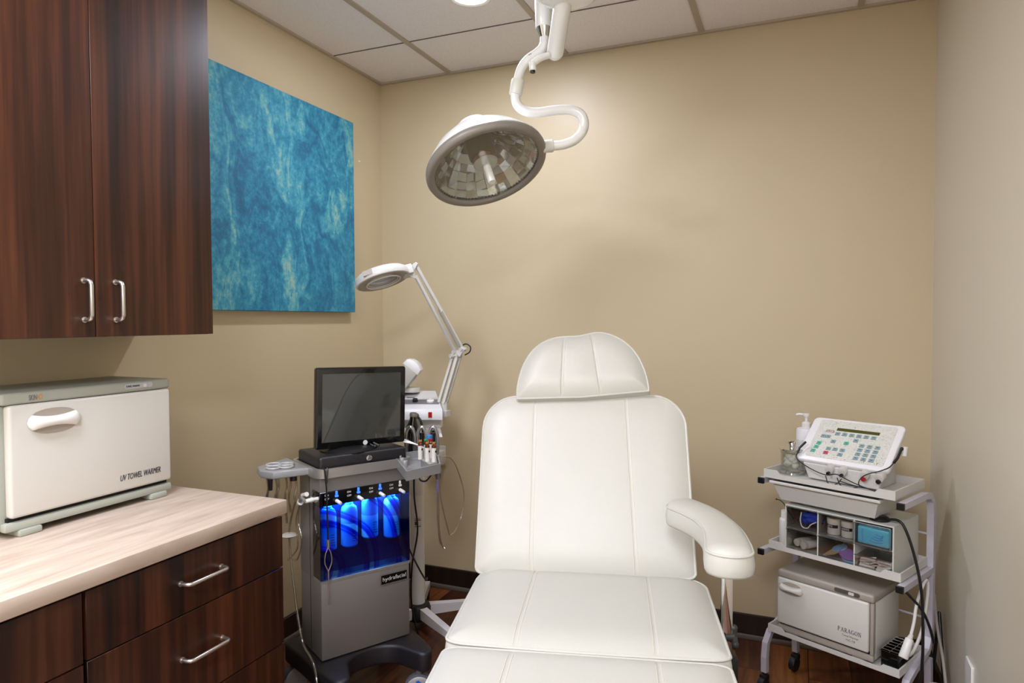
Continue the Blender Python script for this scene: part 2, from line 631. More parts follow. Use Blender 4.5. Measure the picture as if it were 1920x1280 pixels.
M['lamp_panel'] = glow('lit_panel', '#fffaf0', 3.)
M['lamp_disc'] = glow('lit_diffuser', '#fff4e2', 9.)
M['trolley'] = simple('lilac_grey_enamel', '#c3c0cb', .3)
M['jar'] = simple('jar_white', '#d3d1cb', .35)
M['clear'] = clear('clear_plastic', '#f7f6f5', base=.05, edge=.6)
M['pump'] = simple('pump_bottle_white', '#dfdde0', .35)
M['plug'] = simple('beige_grey_cord', '#a79f98', .5)
M['glass'] = clear('clear_glass', '#f4f6f4', base=.04, edge=.75)
M['hose'] = clear('clear_tubing', '#e9e4d8', base=.16, edge=.75, rough=.12, blend=.4)
M['swirl'] = swirl_cover()
M['tank_side'] = clear('smoked_blue_side', '#4a62a8', base=.05, edge=.5)
M['screen'] = simple('dark_screen_glass', '#3c3e3b', .04, spec=.85, coat=.6)
M['amber'] = simple('amber_glass', '#5e2409', .15, coat=.5)
M['green'] = simple('green_cap', '#1f9a5c', .4)
M['teal_key'] = simple('teal_key', '#57b89c', .4)
M['blue_key'] = simple('grey_blue_key', '#8aa4a9', .4)
M['pink_key'] = simple('pink_key', '#c9406a', .4)
M['lcd'] = simple('olive_display', '#4d4f1c', .2)
M['pattern'] = panel_pattern('floral_panel')
M['cotton'] = simple('white_cotton', '#e8e3da', .95, bump=.6, bscale=160.)
M['bluecloth'] = simple('blue_mesh', '#1c3fb0', .85, bump=.8, bscale=220.)
M['cyan'] = simple('cyan_packet', '#66bfdc', .3, bump=.5, bscale=60.)
M['purple'] = simple('purple_felt', '#8868ac', .8)
M['sky'] = simple('sky_blue_felt', '#6ba9cf', .8)
M['kraft'] = simple('kraft_board', '#b19a72', .8)
M['paper'] = simple('white_paper', '#dad7d0', .8)
M['lidcream'] = simple('cream_lid', '#d5cfc0', .45)
M['frost'] = simple('frosted_white_plastic', '#dedcd6', .35)
M['copper'] = simple('copper_ring', '#a0643c', .25, 1.)
M['mirror'] = simple('polished_reflector', '#d8dbe2', .05, 1.)
M['ring_grey'] = simple('warm_grey_plastic', '#8b857d', .38)
M['label_print'] = panel_pattern('small_print_label')

# ------------------------------------------------------------------ room (left wall x=0, back wall y=0, floor z=0)
XR, YF, ZC = 2.513, -4.9, 2.62
def room():
    T = .12
    struct(MB().box(-T, XR + T, YF - T, T, -.1, 0).build('floor', M['floor'], smooth=False))
    struct(MB().box(-T, XR + T, YF - T, T, ZC, ZC + .1).build('ceiling', M['tile'], smooth=False))
    struct(MB().box(-T, 0, YF - T, T, 0, ZC).build('wall_left', M['wall'], smooth=False))
    struct(MB().box(0, XR, 0, T, 0, ZC).build('wall_back', M['wall'], smooth=False))
    struct(MB().box(XR, XR + T, YF - T, T, 0, ZC).build('wall_right', M['wall_pale'], smooth=False))
    wf = MB()
    wx0, wx1, wz0, wz1 = .45, 2.05, .95, 2.25
    wf.box(0, wx0, YF - T, YF, 0, ZC).box(wx1, XR, YF - T, YF, 0, ZC).box(wx0, wx1, YF - T, YF, 0, wz0).box(wx0, wx1, YF - T, YF, wz1, ZC)
    struct(wf.build('wall_front', M['wall'], smooth=False))
    fr = MB()
    for a in ((wx0, wx0 + .05, wz0, wz1), (wx1 - .05, wx1, wz0, wz1), (wx0 + .05, wx1 - .05, wz0, wz0 + .05), (wx0 + .05, wx1 - .05, wz1 - .05, wz1)):
        fr.box(a[0], a[1], YF - .09, YF - .03, a[2], a[3])
    w = struct(fr.build('added_window_1', M['white_plastic'], smooth=False))  # added window, out of view, as a source for the cool fill light
    MB().box(wx0 + .05, wx1 - .05, YF - .065, YF - .06, wz0 + .05, wz1 - .05).build('pane', M['glass'], w, smooth=False)
    # baseboards with a grey shoe strip
    def bb(name, x0, x1, y0, y1, dx, dy):
        b = MB().box(x0, x1, y0, y1, .022, .108, .003, 1)
        o = struct(b.build(name, M['base']))
        s = MB().box(x0 + min(dx, 0), x1 + max(dx, 0), y0 + min(dy, 0), y1 + max(dy, 0), 0, .022, .004, 2)
        s.build('shoe_strip', M['shoe'], o)
    bb('baseboard_back', 0, XR, -.014, 0, 0, -.006)
    bb('baseboard_left', 0, .014, -1.45, -.014, .006, 0)
    bb('baseboard_right', XR - .014, XR, -4.0, -.014, -.006, 0)
    # ceiling grid: main runners along the room, wall angles, cross tees
    k = 1
    for x in (.412, 1.024, 1.636, 2.248):
        struct(MB().box(x - .012, x + .012, YF, -.014, ZC - .007, ZC).build('trim_%d' % k, M['grid'], smooth=False))
        k += 1
    for a in ((0, .016, YF, 0), (XR - .016, XR, YF, 0)):
        struct(MB().box(a[0], a[1], a[2], a[3], ZC - .010, ZC).build('trim_%d' % k, M['grid'], smooth=False))
        k += 1
    struct(MB().box(.016, XR - .016, -.016, 0, ZC - .010, ZC).build('trim_%d' % k, M['grid'], smooth=False))
    k += 1
    xs = [.016, .40, .424, 1.012, 1.036, 1.624, 1.648, 2.236, 2.26, XR - .016]
    for y in (-.412, -1.022, -1.632, -2.242, -2.852, -3.462):
        b = MB()
        for i in range(0, 10, 2):
            b.box(xs[i], xs[i + 1], y - .0022, y + .0022, ZC - .003, ZC)
        struct(b.build('trim_%d' % k, M['grid_dark'], smooth=False))
        k += 1
M['grid_dark'] = simple('tile_seam', '#6f655b', .8)
room()

# ------------------------------------------------------------------ cabinets
def pull(parent, c, axis, M0=None, L=.1, out=.03, r=.0052):
    """bent wire pull on a face whose outward normal is +x; axis 'z' upright, 'y' level"""
    c = Vector(c)
    d = Vector((0, 0, 1)) if axis == 'z' else Vector((0, 1, 0))
    n = Vector((1, 0, 0))
    h = L / 2
    k = .012
    pts = [c - d * h, c - d * h + n * (out - k), c - d * (h - k * .3) + n * (out - k * .3), c - d * (h - k) + n * out,
           c + d * (h - k) + n * out, c + d * (h - k * .3) + n * (out - k * .3), c + d * h + n * (out - k), c + d * h]
    b = MB().tube(pts, r, 12)
    b.cyl(c - d * h, c - d * h + n * .003, .0075).cyl(c + d * h, c + d * h + n * .003, .0075)
    return b.build('handle', M['steel'], parent, 60)

def wall_cabinet():
    t = thing('wall_cabinet', 'dark walnut wall cabinet with two tall doors hung high above the counter', 'cabinet', (0, -1.467, 1.34))
    W2, D, H = .77, .318, 1.13
    MB().box(.001, D, -W2, 0, 0, H).build('body', M['wood'], t, smooth=False)
    for i in range(2):
        y1 = -.001 - i * .386
        y0 = y1 - .3835
        d = MB().box(D + .002, .34, y0, y1, .001, H, .0004, 1).build('door', M['wood'], t)
        hy = y0 + .055 if i == 0 else y1 - .03
        pull(d, (.34, hy, .095), 'z')
wall_cabinet()

def base_cabinet(name, label, y1, W2, cuts, door=False):
    t = thing(name, label, 'cabinet', (0, y1, 0))
    b = MB().box(.001, .60, -W2, 0, .09, .8125).box(.001, .54, -W2, 0, 0, .09)
    b.build('body', M['wood_edge'], t, smooth=False)
    for i, (z0, z1) in enumerate(cuts):
        n = 'door' if door and i == len(cuts) - 1 else 'drawer'
        d = MB().box(.602, .62, -W2 + .0035, -.002, z0, z1, .0005, 1).build(n, M['wood'], t)
        if n == 'drawer':
            pull(d, (.62, -W2 / 2 + .004, (z0 + z1) / 2 + .004), 'y', L=.128)
        else:
            pull(d, (.62, -W2 + .06, z1 - .1), 'z')
base_cabinet('base_cabinet', 'dark walnut base cabinet of three stacked drawers at the end of the counter', -1.488, .609,
             [(.655, .804), (.4265, .6515), (.10, .423)])
base_cabinet('base_cabinet', 'dark walnut base cabinet cut by the lower left picture edge, under the counter', -2.100, .609,
             [(.6525, .804), (.10, .649)], True)
ct = MB().box(.001, .64, -3.1, -1.491, .8155, .8555, .0025, 2).build('countertop', M['counter'])
tag(ct, 'beige stone-look laminate countertop running over the walnut base cabinets', 'countertop')

# ------------------------------------------------------------------ painting
a = thing('picture', 'large square teal and blue abstract canvas on the left wall', 'picture', (0, -.76, 1.878))
MB().box(.002, .04, -.46, .46, -.457, .457, .002, 1).build('canvas', M['art'], a)
nail = MB().cyl((0, -.201, 2.174), (.006, -.201, 2.174), .006, .004, 10).build('wall_nail', M['white_plastic'])
tag(nail, 'tiny white nail head in the wall right of the teal canvas', 'nail')

# ------------------------------------------------------------------ towel warmers
def warmer_handle(parent, M0, w, h, mat, dark):
    """recessed grip: oval bowl with a bowed bar across its middle"""
    n = 28
    e = [(w / 2 * math.copysign(abs(math.cos(2 * PI * i / n)) ** .8, math.cos(2 * PI * i / n)), h / 2 * math.sin(2 * PI * i / n)) for i in range(n)]
    MB().prism(e, -.001, .0009).build('handle_recess', dark, parent, M=M0)
    b = MB()
    def f(u, v):
        X = abs(2 * u - 1)
        ell = h / 2 * math.sqrt(max(0., 1 - X * X)) * 1.03
        hh = ell if X > .8 else .19 * h + (.30 * h - .19 * h) * (X / .8) ** 2
        a_ = (v - .5) * PI
        return Vector(((u - .5) * w * 1.03, hh * math.sin(a_), .0012 + .019 * math.sqrt(max(0., 1 - X ** 2.4)) * math.cos(a_) ** .7))
    b.sheet(f, 44, 12)
    b.build('handle', mat, parent, M=M0, sharp=80)

def towel_warmer_big():
    t = thing('towel_warmer', 'large white towel warmer with grey-green casing standing on the counter', 'towel warmer', (.27, -1.807, .8555))
    y0, y1 = -.236, .236
    b = MB().box(-.245, -.022, y0, y1, .016, .322, .006, 2)
    b.build('casing', M['greygreen'], t)
    MB().box(-.25, .0, y0 - .001, y1 + .001, .3235, .353, .007, 3).build('top_cover', M['greygreen'], t)
    MB().box(-.022, .0, y0, y1, .016, .038, .005, 2).build('base_rail', M['greygreen'], t)
    MB().box(-.0215, -.012, y0 + .012, y1 - .008, .0385, .0475).build('door_gap', M['dark'], t, smooth=False)
    d = MB().box(-.0215, .004, y0 + .012, y1 - .002, .0475, .3225, .008, 3).build('door', M['warm_white'], t)
    Mh = face_M((.0045, -.116, .275), (0, 1, 0), (0, 0, 1))
    warmer_handle(d, Mh, .130, .064, M['white_plastic'], M['taupe'])
    text('lettering', 'UV TOWEL WARMER', .024, M['ink'], d, face_M((.0048, .062, .0775), (0, 1, .0), (0, 0, 1)), shear=.25, width=.13, thin=.0001)
    text('lettering', 'SKIN', .019, M['grey_ink'], t, face_M((.0002, -.174, .331), (0, 1, 0), (0, 0, 1)), width=.019)
    text('lettering', 'ACT', .019, M['orange_ink'], t, face_M((.0002, -.154, .331), (0, 1, 0), (0, 0, 1)), width=.014)
    p = MB().prism(rrect(-.045, .045, -.0075, .0075, .0072), 0, .0012, M=face_M((.0, .131, .3405), (0, 1, 0), (0, 0, 1))).build('switch_plate', M['switch_plate'], t)
    MB().prism(rrect(.014, .024, -.006, .004, .0045), .001, .003, M=face_M((.0, .131, .3405), (0, 1, 0), (0, 0, 1))).build('switch', M['offwhite'], p)
    text('lettering', 'TOWEL WARMER', .0075, M['ink'], p, face_M((.0014, .089, .338), (0, 1, 0), (0, 0, 1)), width=.044)
    for fx in (-.23, -.045):
        for fy in (y0 + .03, y1 - .075):
            MB().box(fx, fx + .05, fy, fy + .055, 0, .017, .004, 2).build('foot', M['greygreen'], t)
M['switch_plate'] = simple('lilac_grey_plate', '#b4b4b8', .4)
towel_warmer_big()

# ------------------------------------------------------------------ treatment chair
def cushion(outl, xs, crown, thick, edge, seams=(), sd=.004, back=True, ny=46):
    """padded cushion in its own x,y with z out of its face; outl(x) -> (y0,y1)"""
    import numpy as np
    lo = [(x, outl(x)[0]) for x in xs]
    hi = [(x, outl(x)[1]) for x in xs]
    ring = lo + hi[::-1]
    dense = []
    for i in range(len(ring)):
        p, q = ring[i], ring[(i + 1) % len(ring)]
        m = max(1, int(math.hypot(q[0] - p[0], q[1] - p[1]) / .004))
        for k in range(m):
            dense.append((p[0] + (q[0] - p[0]) * k / m, p[1] + (q[1] - p[1]) * k / m))
    D = np.array(dense)
    def h(x, y):
        d = float(np.sqrt(((D - (x, y)) ** 2).sum(1).min()))
        e = min(1., d / edge)
        z = crown * (1 - (1 - e) ** 2.4)
        for s in seams:
            sx = s(y)
            z -= sd * math.exp(-((x - sx) / .0042) ** 2) * min(1, d / .01)
            z -= sd * .8 * math.exp(-((x - sx) / .03) ** 2) * min(1, d / .03)
        return z
    b = MB()
    bm = b.bm
    ts = []
    for j in range(ny + 1):
        u = j / ny
        ts.append(.5 - .5 * math.cos(PI * u) if True else u)
    g = []
    for x in xs:
        y0, y1 = outl(x)
        g.append([bm.verts.new((x, y0 + (y1 - y0) * t, h(x, y0 + (y1 - y0) * t))) for t in ts])
    for i in range(len(xs) - 1):
        for j in range(ny):
            bm.faces.new((g[i][j], g[i + 1][j], g[i + 1][j + 1], g[i][j + 1]))
    # sides bulge a little, then a flat back
    bd = [g[i][0] for i in range(len(xs))] + [g[-1][j] for j in range(1, ny + 1)] + [g[i][ny] for i in range(len(xs) - 2, -1, -1)] + [g[0][j] for j in range(ny - 1, 0, -1)]
    cx = sum(v.co.x for v in bd) / len(bd)
    cy = sum(v.co.y for v in bd) / len(bd)
    out2 = [(v.co.x, v.co.y) for v in bd]
    ins = inset(out2, 1.)
    nrm = [Vector((p[0] - q[0], p[1] - q[1])) for p, q in zip(out2, ins)]
    nrm = [n.normalized() if n.length > 1e-9 else Vector((0, 0)) for n in nrm]
    prev = bd
    for k in range(1, 7):
        z = -thick * k / 6
        bulge = .006 * math.sin(PI * k / 6) - (.008 if k == 6 else 0)
        cur = [bm.verts.new((p[0] + n.x * bulge, p[1] + n.y * bulge, z)) for p, n in zip(out2, nrm)]
        for i in range(len(bd)):
            j = (i + 1) % len(bd)
            bm.faces.new((prev[j], prev[i], cur[i], cur[j]))
        prev = cur
    c = bm.verts.new((cx, cy, -thick))
    for i in range(len(bd)):
        bm.faces.new((prev[(i + 1) % len(bd)], prev[i], c))
    bmesh.ops.recalc_face_normals(bm, faces=bm.faces)
    return b, out2, h

def lins(a, b, n):
    return [a + (b - a) * i / n for i in range(n + 1)]

def with_seams(base, seams):
    s = set(round(x, 5) for x in base)
    for c in seams:
        for d in (-.03, -.02, -.012, -.008, -.005, -.0025, 0, .0025, .005, .008, .012, .02, .03):
            s.add(round(c + d, 5))
    o = sorted(s)
    r = [o[0]]
    for v in o[1:]:
        if v - r[-1] > .0012:
            r.append(v)
    return r

def edged(x0, x1, n=26, dense=10, span=.09):
    a = [x0 + span * (1 - math.cos(PI / 2 * i / dense)) for i in range(dense + 1)]
    c = [x1 - span * (1 - math.cos(PI / 2 * i / dense)) for i in range(dense, -1, -1)]
    return a[:-1] + lins(a[-1], c[0], n) + c[1:]

def welt(ring, z, r=.0038):
    return MB().tube([(x, y, z) for x, y in ring], r, 8, closed=True)

def stitch(sx, y0, y1, h, off=.0016):
    b = MB()
    for dx in (-.0055, .0055):
        pts = [(sx(y) + dx, y, h(sx(y) + dx, y) + .0002) for y in lins(y0, y1, 40)]
        b.tube(pts, .0009, 5)
    return b

def chair():
    t = thing('treatment_chair', 'reclined ivory vinyl treatment chair with padded headrest in the middle of the room', 'chair', (1.604, -1.643, 0), 14.)
    cx = -.014
    def corner(x, a, r, p=2.2):
        d = max(0., abs(x) - (a - r)) / r
        return r * (1 - max(0., 1 - min(1, d) ** p) ** (1 / p))
    # seat
    def so(x):
        c1 = corner(x, .318, .05)
        c2 = corner(x, .318, .085)
        return (.008 + c1 * .5 - .006 * math.cos(x * 5), .475 - c2)
    s1, s2 = (lambda y: -.155), (lambda y: .158)
    xs = with_seams(edged(-.318, .318), (-.155, .158))
    b, ring, h = cushion(so, xs, .02, .1, .09, (s1, s2), .0016)
    Ms = Matrix.Translation((cx, 0, .645))
    seat = b.build('seat', M['ivory'], t, 70, M=Ms)
    welt(ring, .0).build('piping', M['ivory'], seat, M=Ms)
    for s in (s1, s2):
        stitch(s, .014, .45, h).build('stitching', M['stitch'], seat, M=Ms)
    # leg rest
    def lo(x):
        return (-.60 + corner(x, .312, .09), -.002 - corner(x, .312, .05) * .55)
    b, ring, h = cushion(lo, with_seams(edged(-.312, .312), (-.155, .158)), .02, .1, .08, (s1, s2), .0016)
    Ml = Matrix.Translation((cx, 0, .64))
    leg = b.build('leg_rest', M['ivory'], t, 70, M=Ml)
    welt(ring, .0).build('piping', M['ivory'], leg, M=Ml)
    for s in (s1, s2):
        stitch(s, -.56, -.05, h).build('stitching', M['stitch'], leg, M=Ml)
    # back
    Mb = Matrix.Translation((cx - .020, .452, .645)) @ Matrix.Rotation(R(90 - 25), 4, 'X') @ Matrix.Rotation(R(1.3), 4, 'Z')
    def bo(x):
        return (.0 + corner(x, .315, .03) * .6, .543 - corner(x, .315, .105, 2.0))
    k1, k2 = (lambda y: -.152 + .004 * y), (lambda y: .150 - .03 * y)
    b, ring, h = cushion(bo, with_seams(edged(-.315, .315, span=.11, dense=14), (-.152, .150, .145, .14, .135)), .018, .1, .08, (k1, k2), .0012)
    back = b.build('backrest', M['ivory'], t, 70, M=Mb)
    welt(ring, .0).build('piping', M['ivory'], back, M=Mb)
    for s in (k1, k2):
        stitch(s, .01, .545, h).build('stitching', M['stitch'], back, M=Mb)
    # headrest
    Mh = Mb @ Matrix.Translation((.000, .534, .03)) @ Matrix.Rotation(R(1.0), 4, 'Z')
    def ho(x):
        a = abs(x) / .207
        top = .206 * max(0., 1 - a ** 3.4) ** (1 / 1.9)
        top += .010 * math.exp(-((x - .06) / .06) ** 2) - .004 * math.exp(-((x + .005) / .04) ** 2)
        return (-.004 + .014 * max(0, x) / .2, max(top, .004))
    q1, q2 = (lambda y: -.064 + .05 * y), (lambda y: .058 - .12 * y)
    xs = with_seams(edged(-.206, .206, span=.1, dense=16), (-.064, -.056, .058, .05, .04, .03))
    b, ring, h = cushion(ho, xs, .026, .075, .07, (q1, q2), .003)
    head = b.build('headrest', M['ivory'], t, 70, M=Mh)
    welt(ring, .0, .003).build('piping', M['ivory'], head, M=Mh)
    for s in (q1, q2):
        stitch(s, .006, .18, h).build('stitching', M['stitch'], head, M=Mh)
    # arm pad (kidney shape) on a chrome post
    path = [(.243, .385), (.272, .335), (.297, .27), (.310, .185), (.308, .10), (.302, .035)]
    P = catmull([Vector((x, y, 0)) for x, y in path], 8)
    hw = .047
    L, Rr = [], []
    N = len(P)
    for i, p in enumerate(P):
        tn = (P[min(N - 1, i + 1)] - P[max(0, i - 1)]).normalized()
        n = Vector((-tn.y, tn.x, 0))
        u = i / (N - 1)
        w = hw * (1.0 + .05 * math.cos(2 * PI * u))
        L.append(p + n * w)
        Rr.append(p - n * w)
    def cap(p, d, w, flip):
        o = []
        n = Vector((-d.y, d.x, 0))
        for k in range(1, 10):
            a = PI * k / 10
            o.append(p + n * (w * math.cos(a)) * (1 if not flip else -1) + d * (w * .8 * math.sin(a)))
        return o
    d1 = (P[-1] - P[-2]).normalized()
    d0 = (P[0] - P[1]).normalized()
    ring = L + cap(P[-1], d1, hw * 1.05, False) + Rr[::-1] + cap(P[0], d0, hw * 1.05, False)
    ring2 = [(v.x, v.y) for v in ring]
    spine = [min(P, key=lambda q: (q - v).length) for v in ring]
    b = MB()
    bm = b.bm
    prof = [(1., -.048, .0), (1., -.042, .003), (1., -.025, .005), (1., -.008, .002), (1., 0, 0), (.93, .006, 0), (.8, .011, 0), (.6, .015, 0), (.35, .017, 0), (.12, .018, 0)]
    rows = []
    for s_, z, bul in prof:
        row = []
        for v, q in zip(ring, spine):
            dv = v - q
            p = q + dv * s_ + dv.normalized() * bul
            row.append(bm.verts.new((p.x, p.y, z)))
        rows.append(row)
    m = len(ring)
    for A, B in zip(rows, rows[1:]):
        for i in range(m):
            bm.faces.new((A[i], A[(i + 1) % m], B[(i + 1) % m], B[i]))
    bm.faces.new(rows[0][::-1])
    bm.faces.new(rows[-1])
    bmesh.ops.recalc_face_normals(bm, faces=bm.faces)
    Ma = Matrix.Translation((-.002, 0, .876))
    arm = b.build('arm_pad', M['ivory'], t, 70, M=Ma)
    welt(ring2, .0, .0032).build('piping', M['ivory'], arm, M=Ma)
    MB().box(.322, .348, .268, .298, .5, .815, .003, 2).build('arm_post', M['chrome'], t)
    MB().box(.29, .36, .255, .31, .44, .53, .004, 2).build('arm_bracket', M['black'], t)
    k = MB().cyl((.330, .275, .578), (.352, .275, .578), .012)
    for i in range(3):
        a_ = R(90 + 120 * i)
        k.cyl((.352, .275, .578), (.352, .275 + .022 * math.cos(a_), .578 + .022 * math.sin(a_)), .008)
        k.ball((.352, .275 + .022 * math.cos(a_), .578 + .022 * math.sin(a_)), .0095, 12)
    k.build('clamp_knob', M['ring_grey2'], t)
    # frame and pedestal beneath
    f = MB().box(-.27, .24, -.5, .43, .49, .535).box(.24, .330, .268, .282, .49, .52).box(.312, .330, .268, .282, .52, .59)
    f.build('under_frame', M['black'], t, smooth=False)
    MB().tube([(-.15, .42, .51), (-.15, .50, .53), (-.15, .67, .9)], .018, 10).tube([(.12, .42, .51), (.12, .50, .53), (.12, .67, .9)], .018, 10).build('back_frame', M['black'], t)
    MB().box(-.05, .02, .72, .74, .95, 1.25, M=None).build('headrest_bracket', M['black'], t, smooth=False)
    MB().cyl((-.014, .05, .06), (-.014, .05, .49), .1, .085, 32).build('pedestal', M['white_plastic'], t)
    MB().prism(rrect(-.27, .24, -.28, .38, .08), .0, .06, .01).build('base_plate', M['white_plastic'], t)
M['ring_grey2'] = simple('dark_grey_knob', '#343432', .5)
chair()

# ------------------------------------------------------------------ surgical light
def surgical_light():
    t = thing('surgical_light', 'white ceiling-mounted examination light with a faceted mirror dome on a curved arm', 'examination light', (1.348, -1.0, ZC))
    def w(p):
        return (p[0] - 1.348, p[1] + 1.0, p[2] - ZC)
    W_ = lambda L: [w(p) for p in L]
    # head: axis n points where the light shines
    c = Vector(w((1.044, -.957, 1.909)))
    n = Vector((.4127, -.2452, -.8772)).normalized()
    Mh = Matrix.Translation(c) @ n.to_track_quat('Z', 'Y').to_matrix().to_4x4()
    dome = [(.0, -.172), (.040, -.171), (.058, -.164), (.068, -.150), (.080, -.135), (.115, -.108), (.165, -.062), (.198, -.018), (.205, 0), (.2, .0)]
    head = MB().lathe(dome, 64, Mh, close=False).build('lamp_head', M['white_enamel'], t, 50)
    ring = [(.203, -.004), (.209, .0), (.211, .012), (.207, .022), (.197, .026), (.184, .022), (.182, .014), (.186, .006), (.2, -.002)]
    MB().lathe(ring, 64, Mh, close=False).build('bezel', M['ring_grey'], head, 60)
    # faceted reflector: flat mirror segments in rows
    rb = MB()
    prof = [(.05, -.118), (.078, -.104), (.104, -.086), (.128, -.066), (.150, -.042), (.168, -.018), (.181, .006)]
    nseg = 26
    rnd = random.Random(3)
    b = bmesh.new()
    for (r0, z0), (r1, z1) in zip(prof, prof[1:]):
        for i in range(nseg):
            a0, a1 = 2 * PI * i / nseg, 2 * PI * (i + 1) / nseg
            j = [rnd.uniform(-.0022, .0022) for _ in range(4)]
            q = [(r0, a0, z0), (r0, a1, z0), (r1, a1, z1), (r1, a0, z1)]
            tl = rnd.uniform(-.0045, .0045)
            tv = rnd.uniform(-.0045, .0045)
            vs = []
            for k_, (r_, a_, z_) in enumerate(q):
                dz = tl * (1 if k_ in (1, 2) else -1) + tv * (1 if k_ > 1 else -1)
                vs.append(b.verts.new((r_ * math.cos(a_), r_ * math.sin(a_), z_ + dz)))
            b.faces.new(vs)
    bmesh.ops.recalc_face_normals(b, faces=b.faces)
    rb._merge(b, Mh)
    rb.build('reflector', M['mirror'], head, smooth=False)
    bt = MB()
    for i in range(90):
        a_ = 2 * PI * i / 90
        bt.box(-.0022, .0022, -.0022, .0022, 0, .004, M=Mh @ Matrix.Translation((.180 * math.cos(a_), .180 * math.sin(a_), .006)))
    bt.build('bezel_teeth', M['black'], head, smooth=False)
    MB().lathe([(.0, -.118), (.048, -.118), (.048, -.034), (.044, -.028), (.0, -.028)], 32, Mh).build('bulb_housing', M['housing'], head)
    MB().lathe([(.0, -.028), (.037, -.028), (.039, -.022), (.034, -.014), (.0, -.012)], 32, Mh).build('bulb_collar', M['copper'], head)
    MB().lathe([(.0, -.010), (.034, -.009), (.043, -.003), (.038, .003), (.015, .006), (.0135, .01), (.0135, .074), (.012, .077), (.0, .077)], 28, Mh).build('centre_grip', M['white_enamel'], head)
    MB().lathe([(.0155, .014), (.184, .012), (.184, .0125), (.0155, .0145)], 48, Mh, close=False).build('front_glass', M['glass'], head)
    # yoke and arm
    yoke = W_([(1.215, -.885, 1.965), (1.25, -.87, 1.969), (1.29, -.853, 1.975), (1.325, -.838, 1.992), (1.349, -.827, 2.027), (1.345, -.829, 2.068), (1.312, -.84, 2.090), (1.262, -.862, 2.09),
               (1.205, -.886, 2.082), (1.165, -.902, 2.088), (1.139, -.912, 2.113), (1.134, -.912, 2.157), (1.139, -.909, 2.18)])
    MB().tube(yoke, .0165, 20, 8).build('yoke', M['white_enamel'], t, 80)
    MB().cyl(w((1.218, -.884, 1.966)), w((1.254, -.868, 1.970)), .0215, bev=.003).build('head_collar', M['collar'], t)
    MB().cyl(w((1.1345, -.9115, 2.142)), w((1.1425, -.907, 2.193)), .0225, bev=.003).build('yoke_collar', M['collar'], t)
    MB().tube(W_([(1.140, -.908, 2.18), (1.145, -.905, 2.21), (1.155, -.9, 2.238), (1.175, -.891, 2.264), (1.204, -.879, 2.286), (1.221, -.871, 2.308), (1.224, -.868, 2.337)]), .0155, 18, 8).build('elbow', M['white_enamel'], t, 80)
    MB().cyl(w((1.224, -.868, 2.325)), w((1.2215, -.869, 2.372)), .011, .026, 24).build('joint_cone', M['chrome'], t)
    MB().cyl(w((1.2215, -.869, 2.368)), w((1.216, -.864, 2.58)), .028, .030, 28, .004).build('counterweight', M['white_enamel'], t)
    MB().tube(W_([(1.264, -.876, 2.276), (1.276, -.896, 2.293), (1.301, -.940, 2.333), (1.328, -.981, 2.39), (1.350, -1.0, 2.44)]), .0285, 24, 6).ball(w((1.265, -.878, 2.279)), .0285, 20).build('spring_arm', M['white_enamel'], t, 80)
    br = MB().tube(W_([(1.25, -.9, 2.262), (1.228, -.918, 2.25), (1.205, -.93, 2.232)]), .011, 12, 4).cyl(w((1.204, -.931, 2.236)), w((1.205, -.931, 2.207)), .012, bev=.003)
    br.build('brake_arm', M['white_enamel'], t)
    MB().cyl(w((1.205, -.931, 2.208)), w((1.205, -.931, 2.200)), .0085).build('brake_screw', M['black'], t)
    MB().lathe([(.0, -.244), (.05, -.243), (.078, -.238), (.094, -.226), (.1, -.205), (.102, -.15), (.06, -.13), (.05, -.12), (.05, -.02), (.09, -.018), (.09, .0), (0, 0)], 48).build('ceiling_hub', M['white_enamel'], t)
    # small printed warning on the elbow
    b = MB()
    for i in range(3):
        b.box(-.003 + i * .004, -.0012 + i * .004, -.006, .006, 0, .0006)
    d = Vector((.82, .34, .5)).normalized()
    Mx = face_M(w((1.184, -.902, 2.270)), d, (-.2, -.6, .75))
    b.build('warning_print', M['grey_ink'], t, M=Mx, smooth=False)
M['collar'] = simple('cream_collar', '#e2e4da', .35)
M['housing'] = simple('grey_steel', '#55534e', .3, .7)
surgical_light()

# recessed ceiling light in view
def downlight(x, y, label):
    t = thing('ceiling_light', label, 'ceiling light', (x, y, ZC))
    MB().lathe([(.085, 0), (.085, -.004), (.078, -.007), (.068, -.004), (.066, 0)], 40, close=False).build('trim_ring', M['white_enamel'], t)
    MB().lathe([(.0, -.003), (.067, -.003), (.067, -.001), (.0, -.001)], 40).build('diffuser', M['lamp_disc'], t)
downlight(.86, -.69, 'round recessed ceiling light at the top edge above the teal canvas')

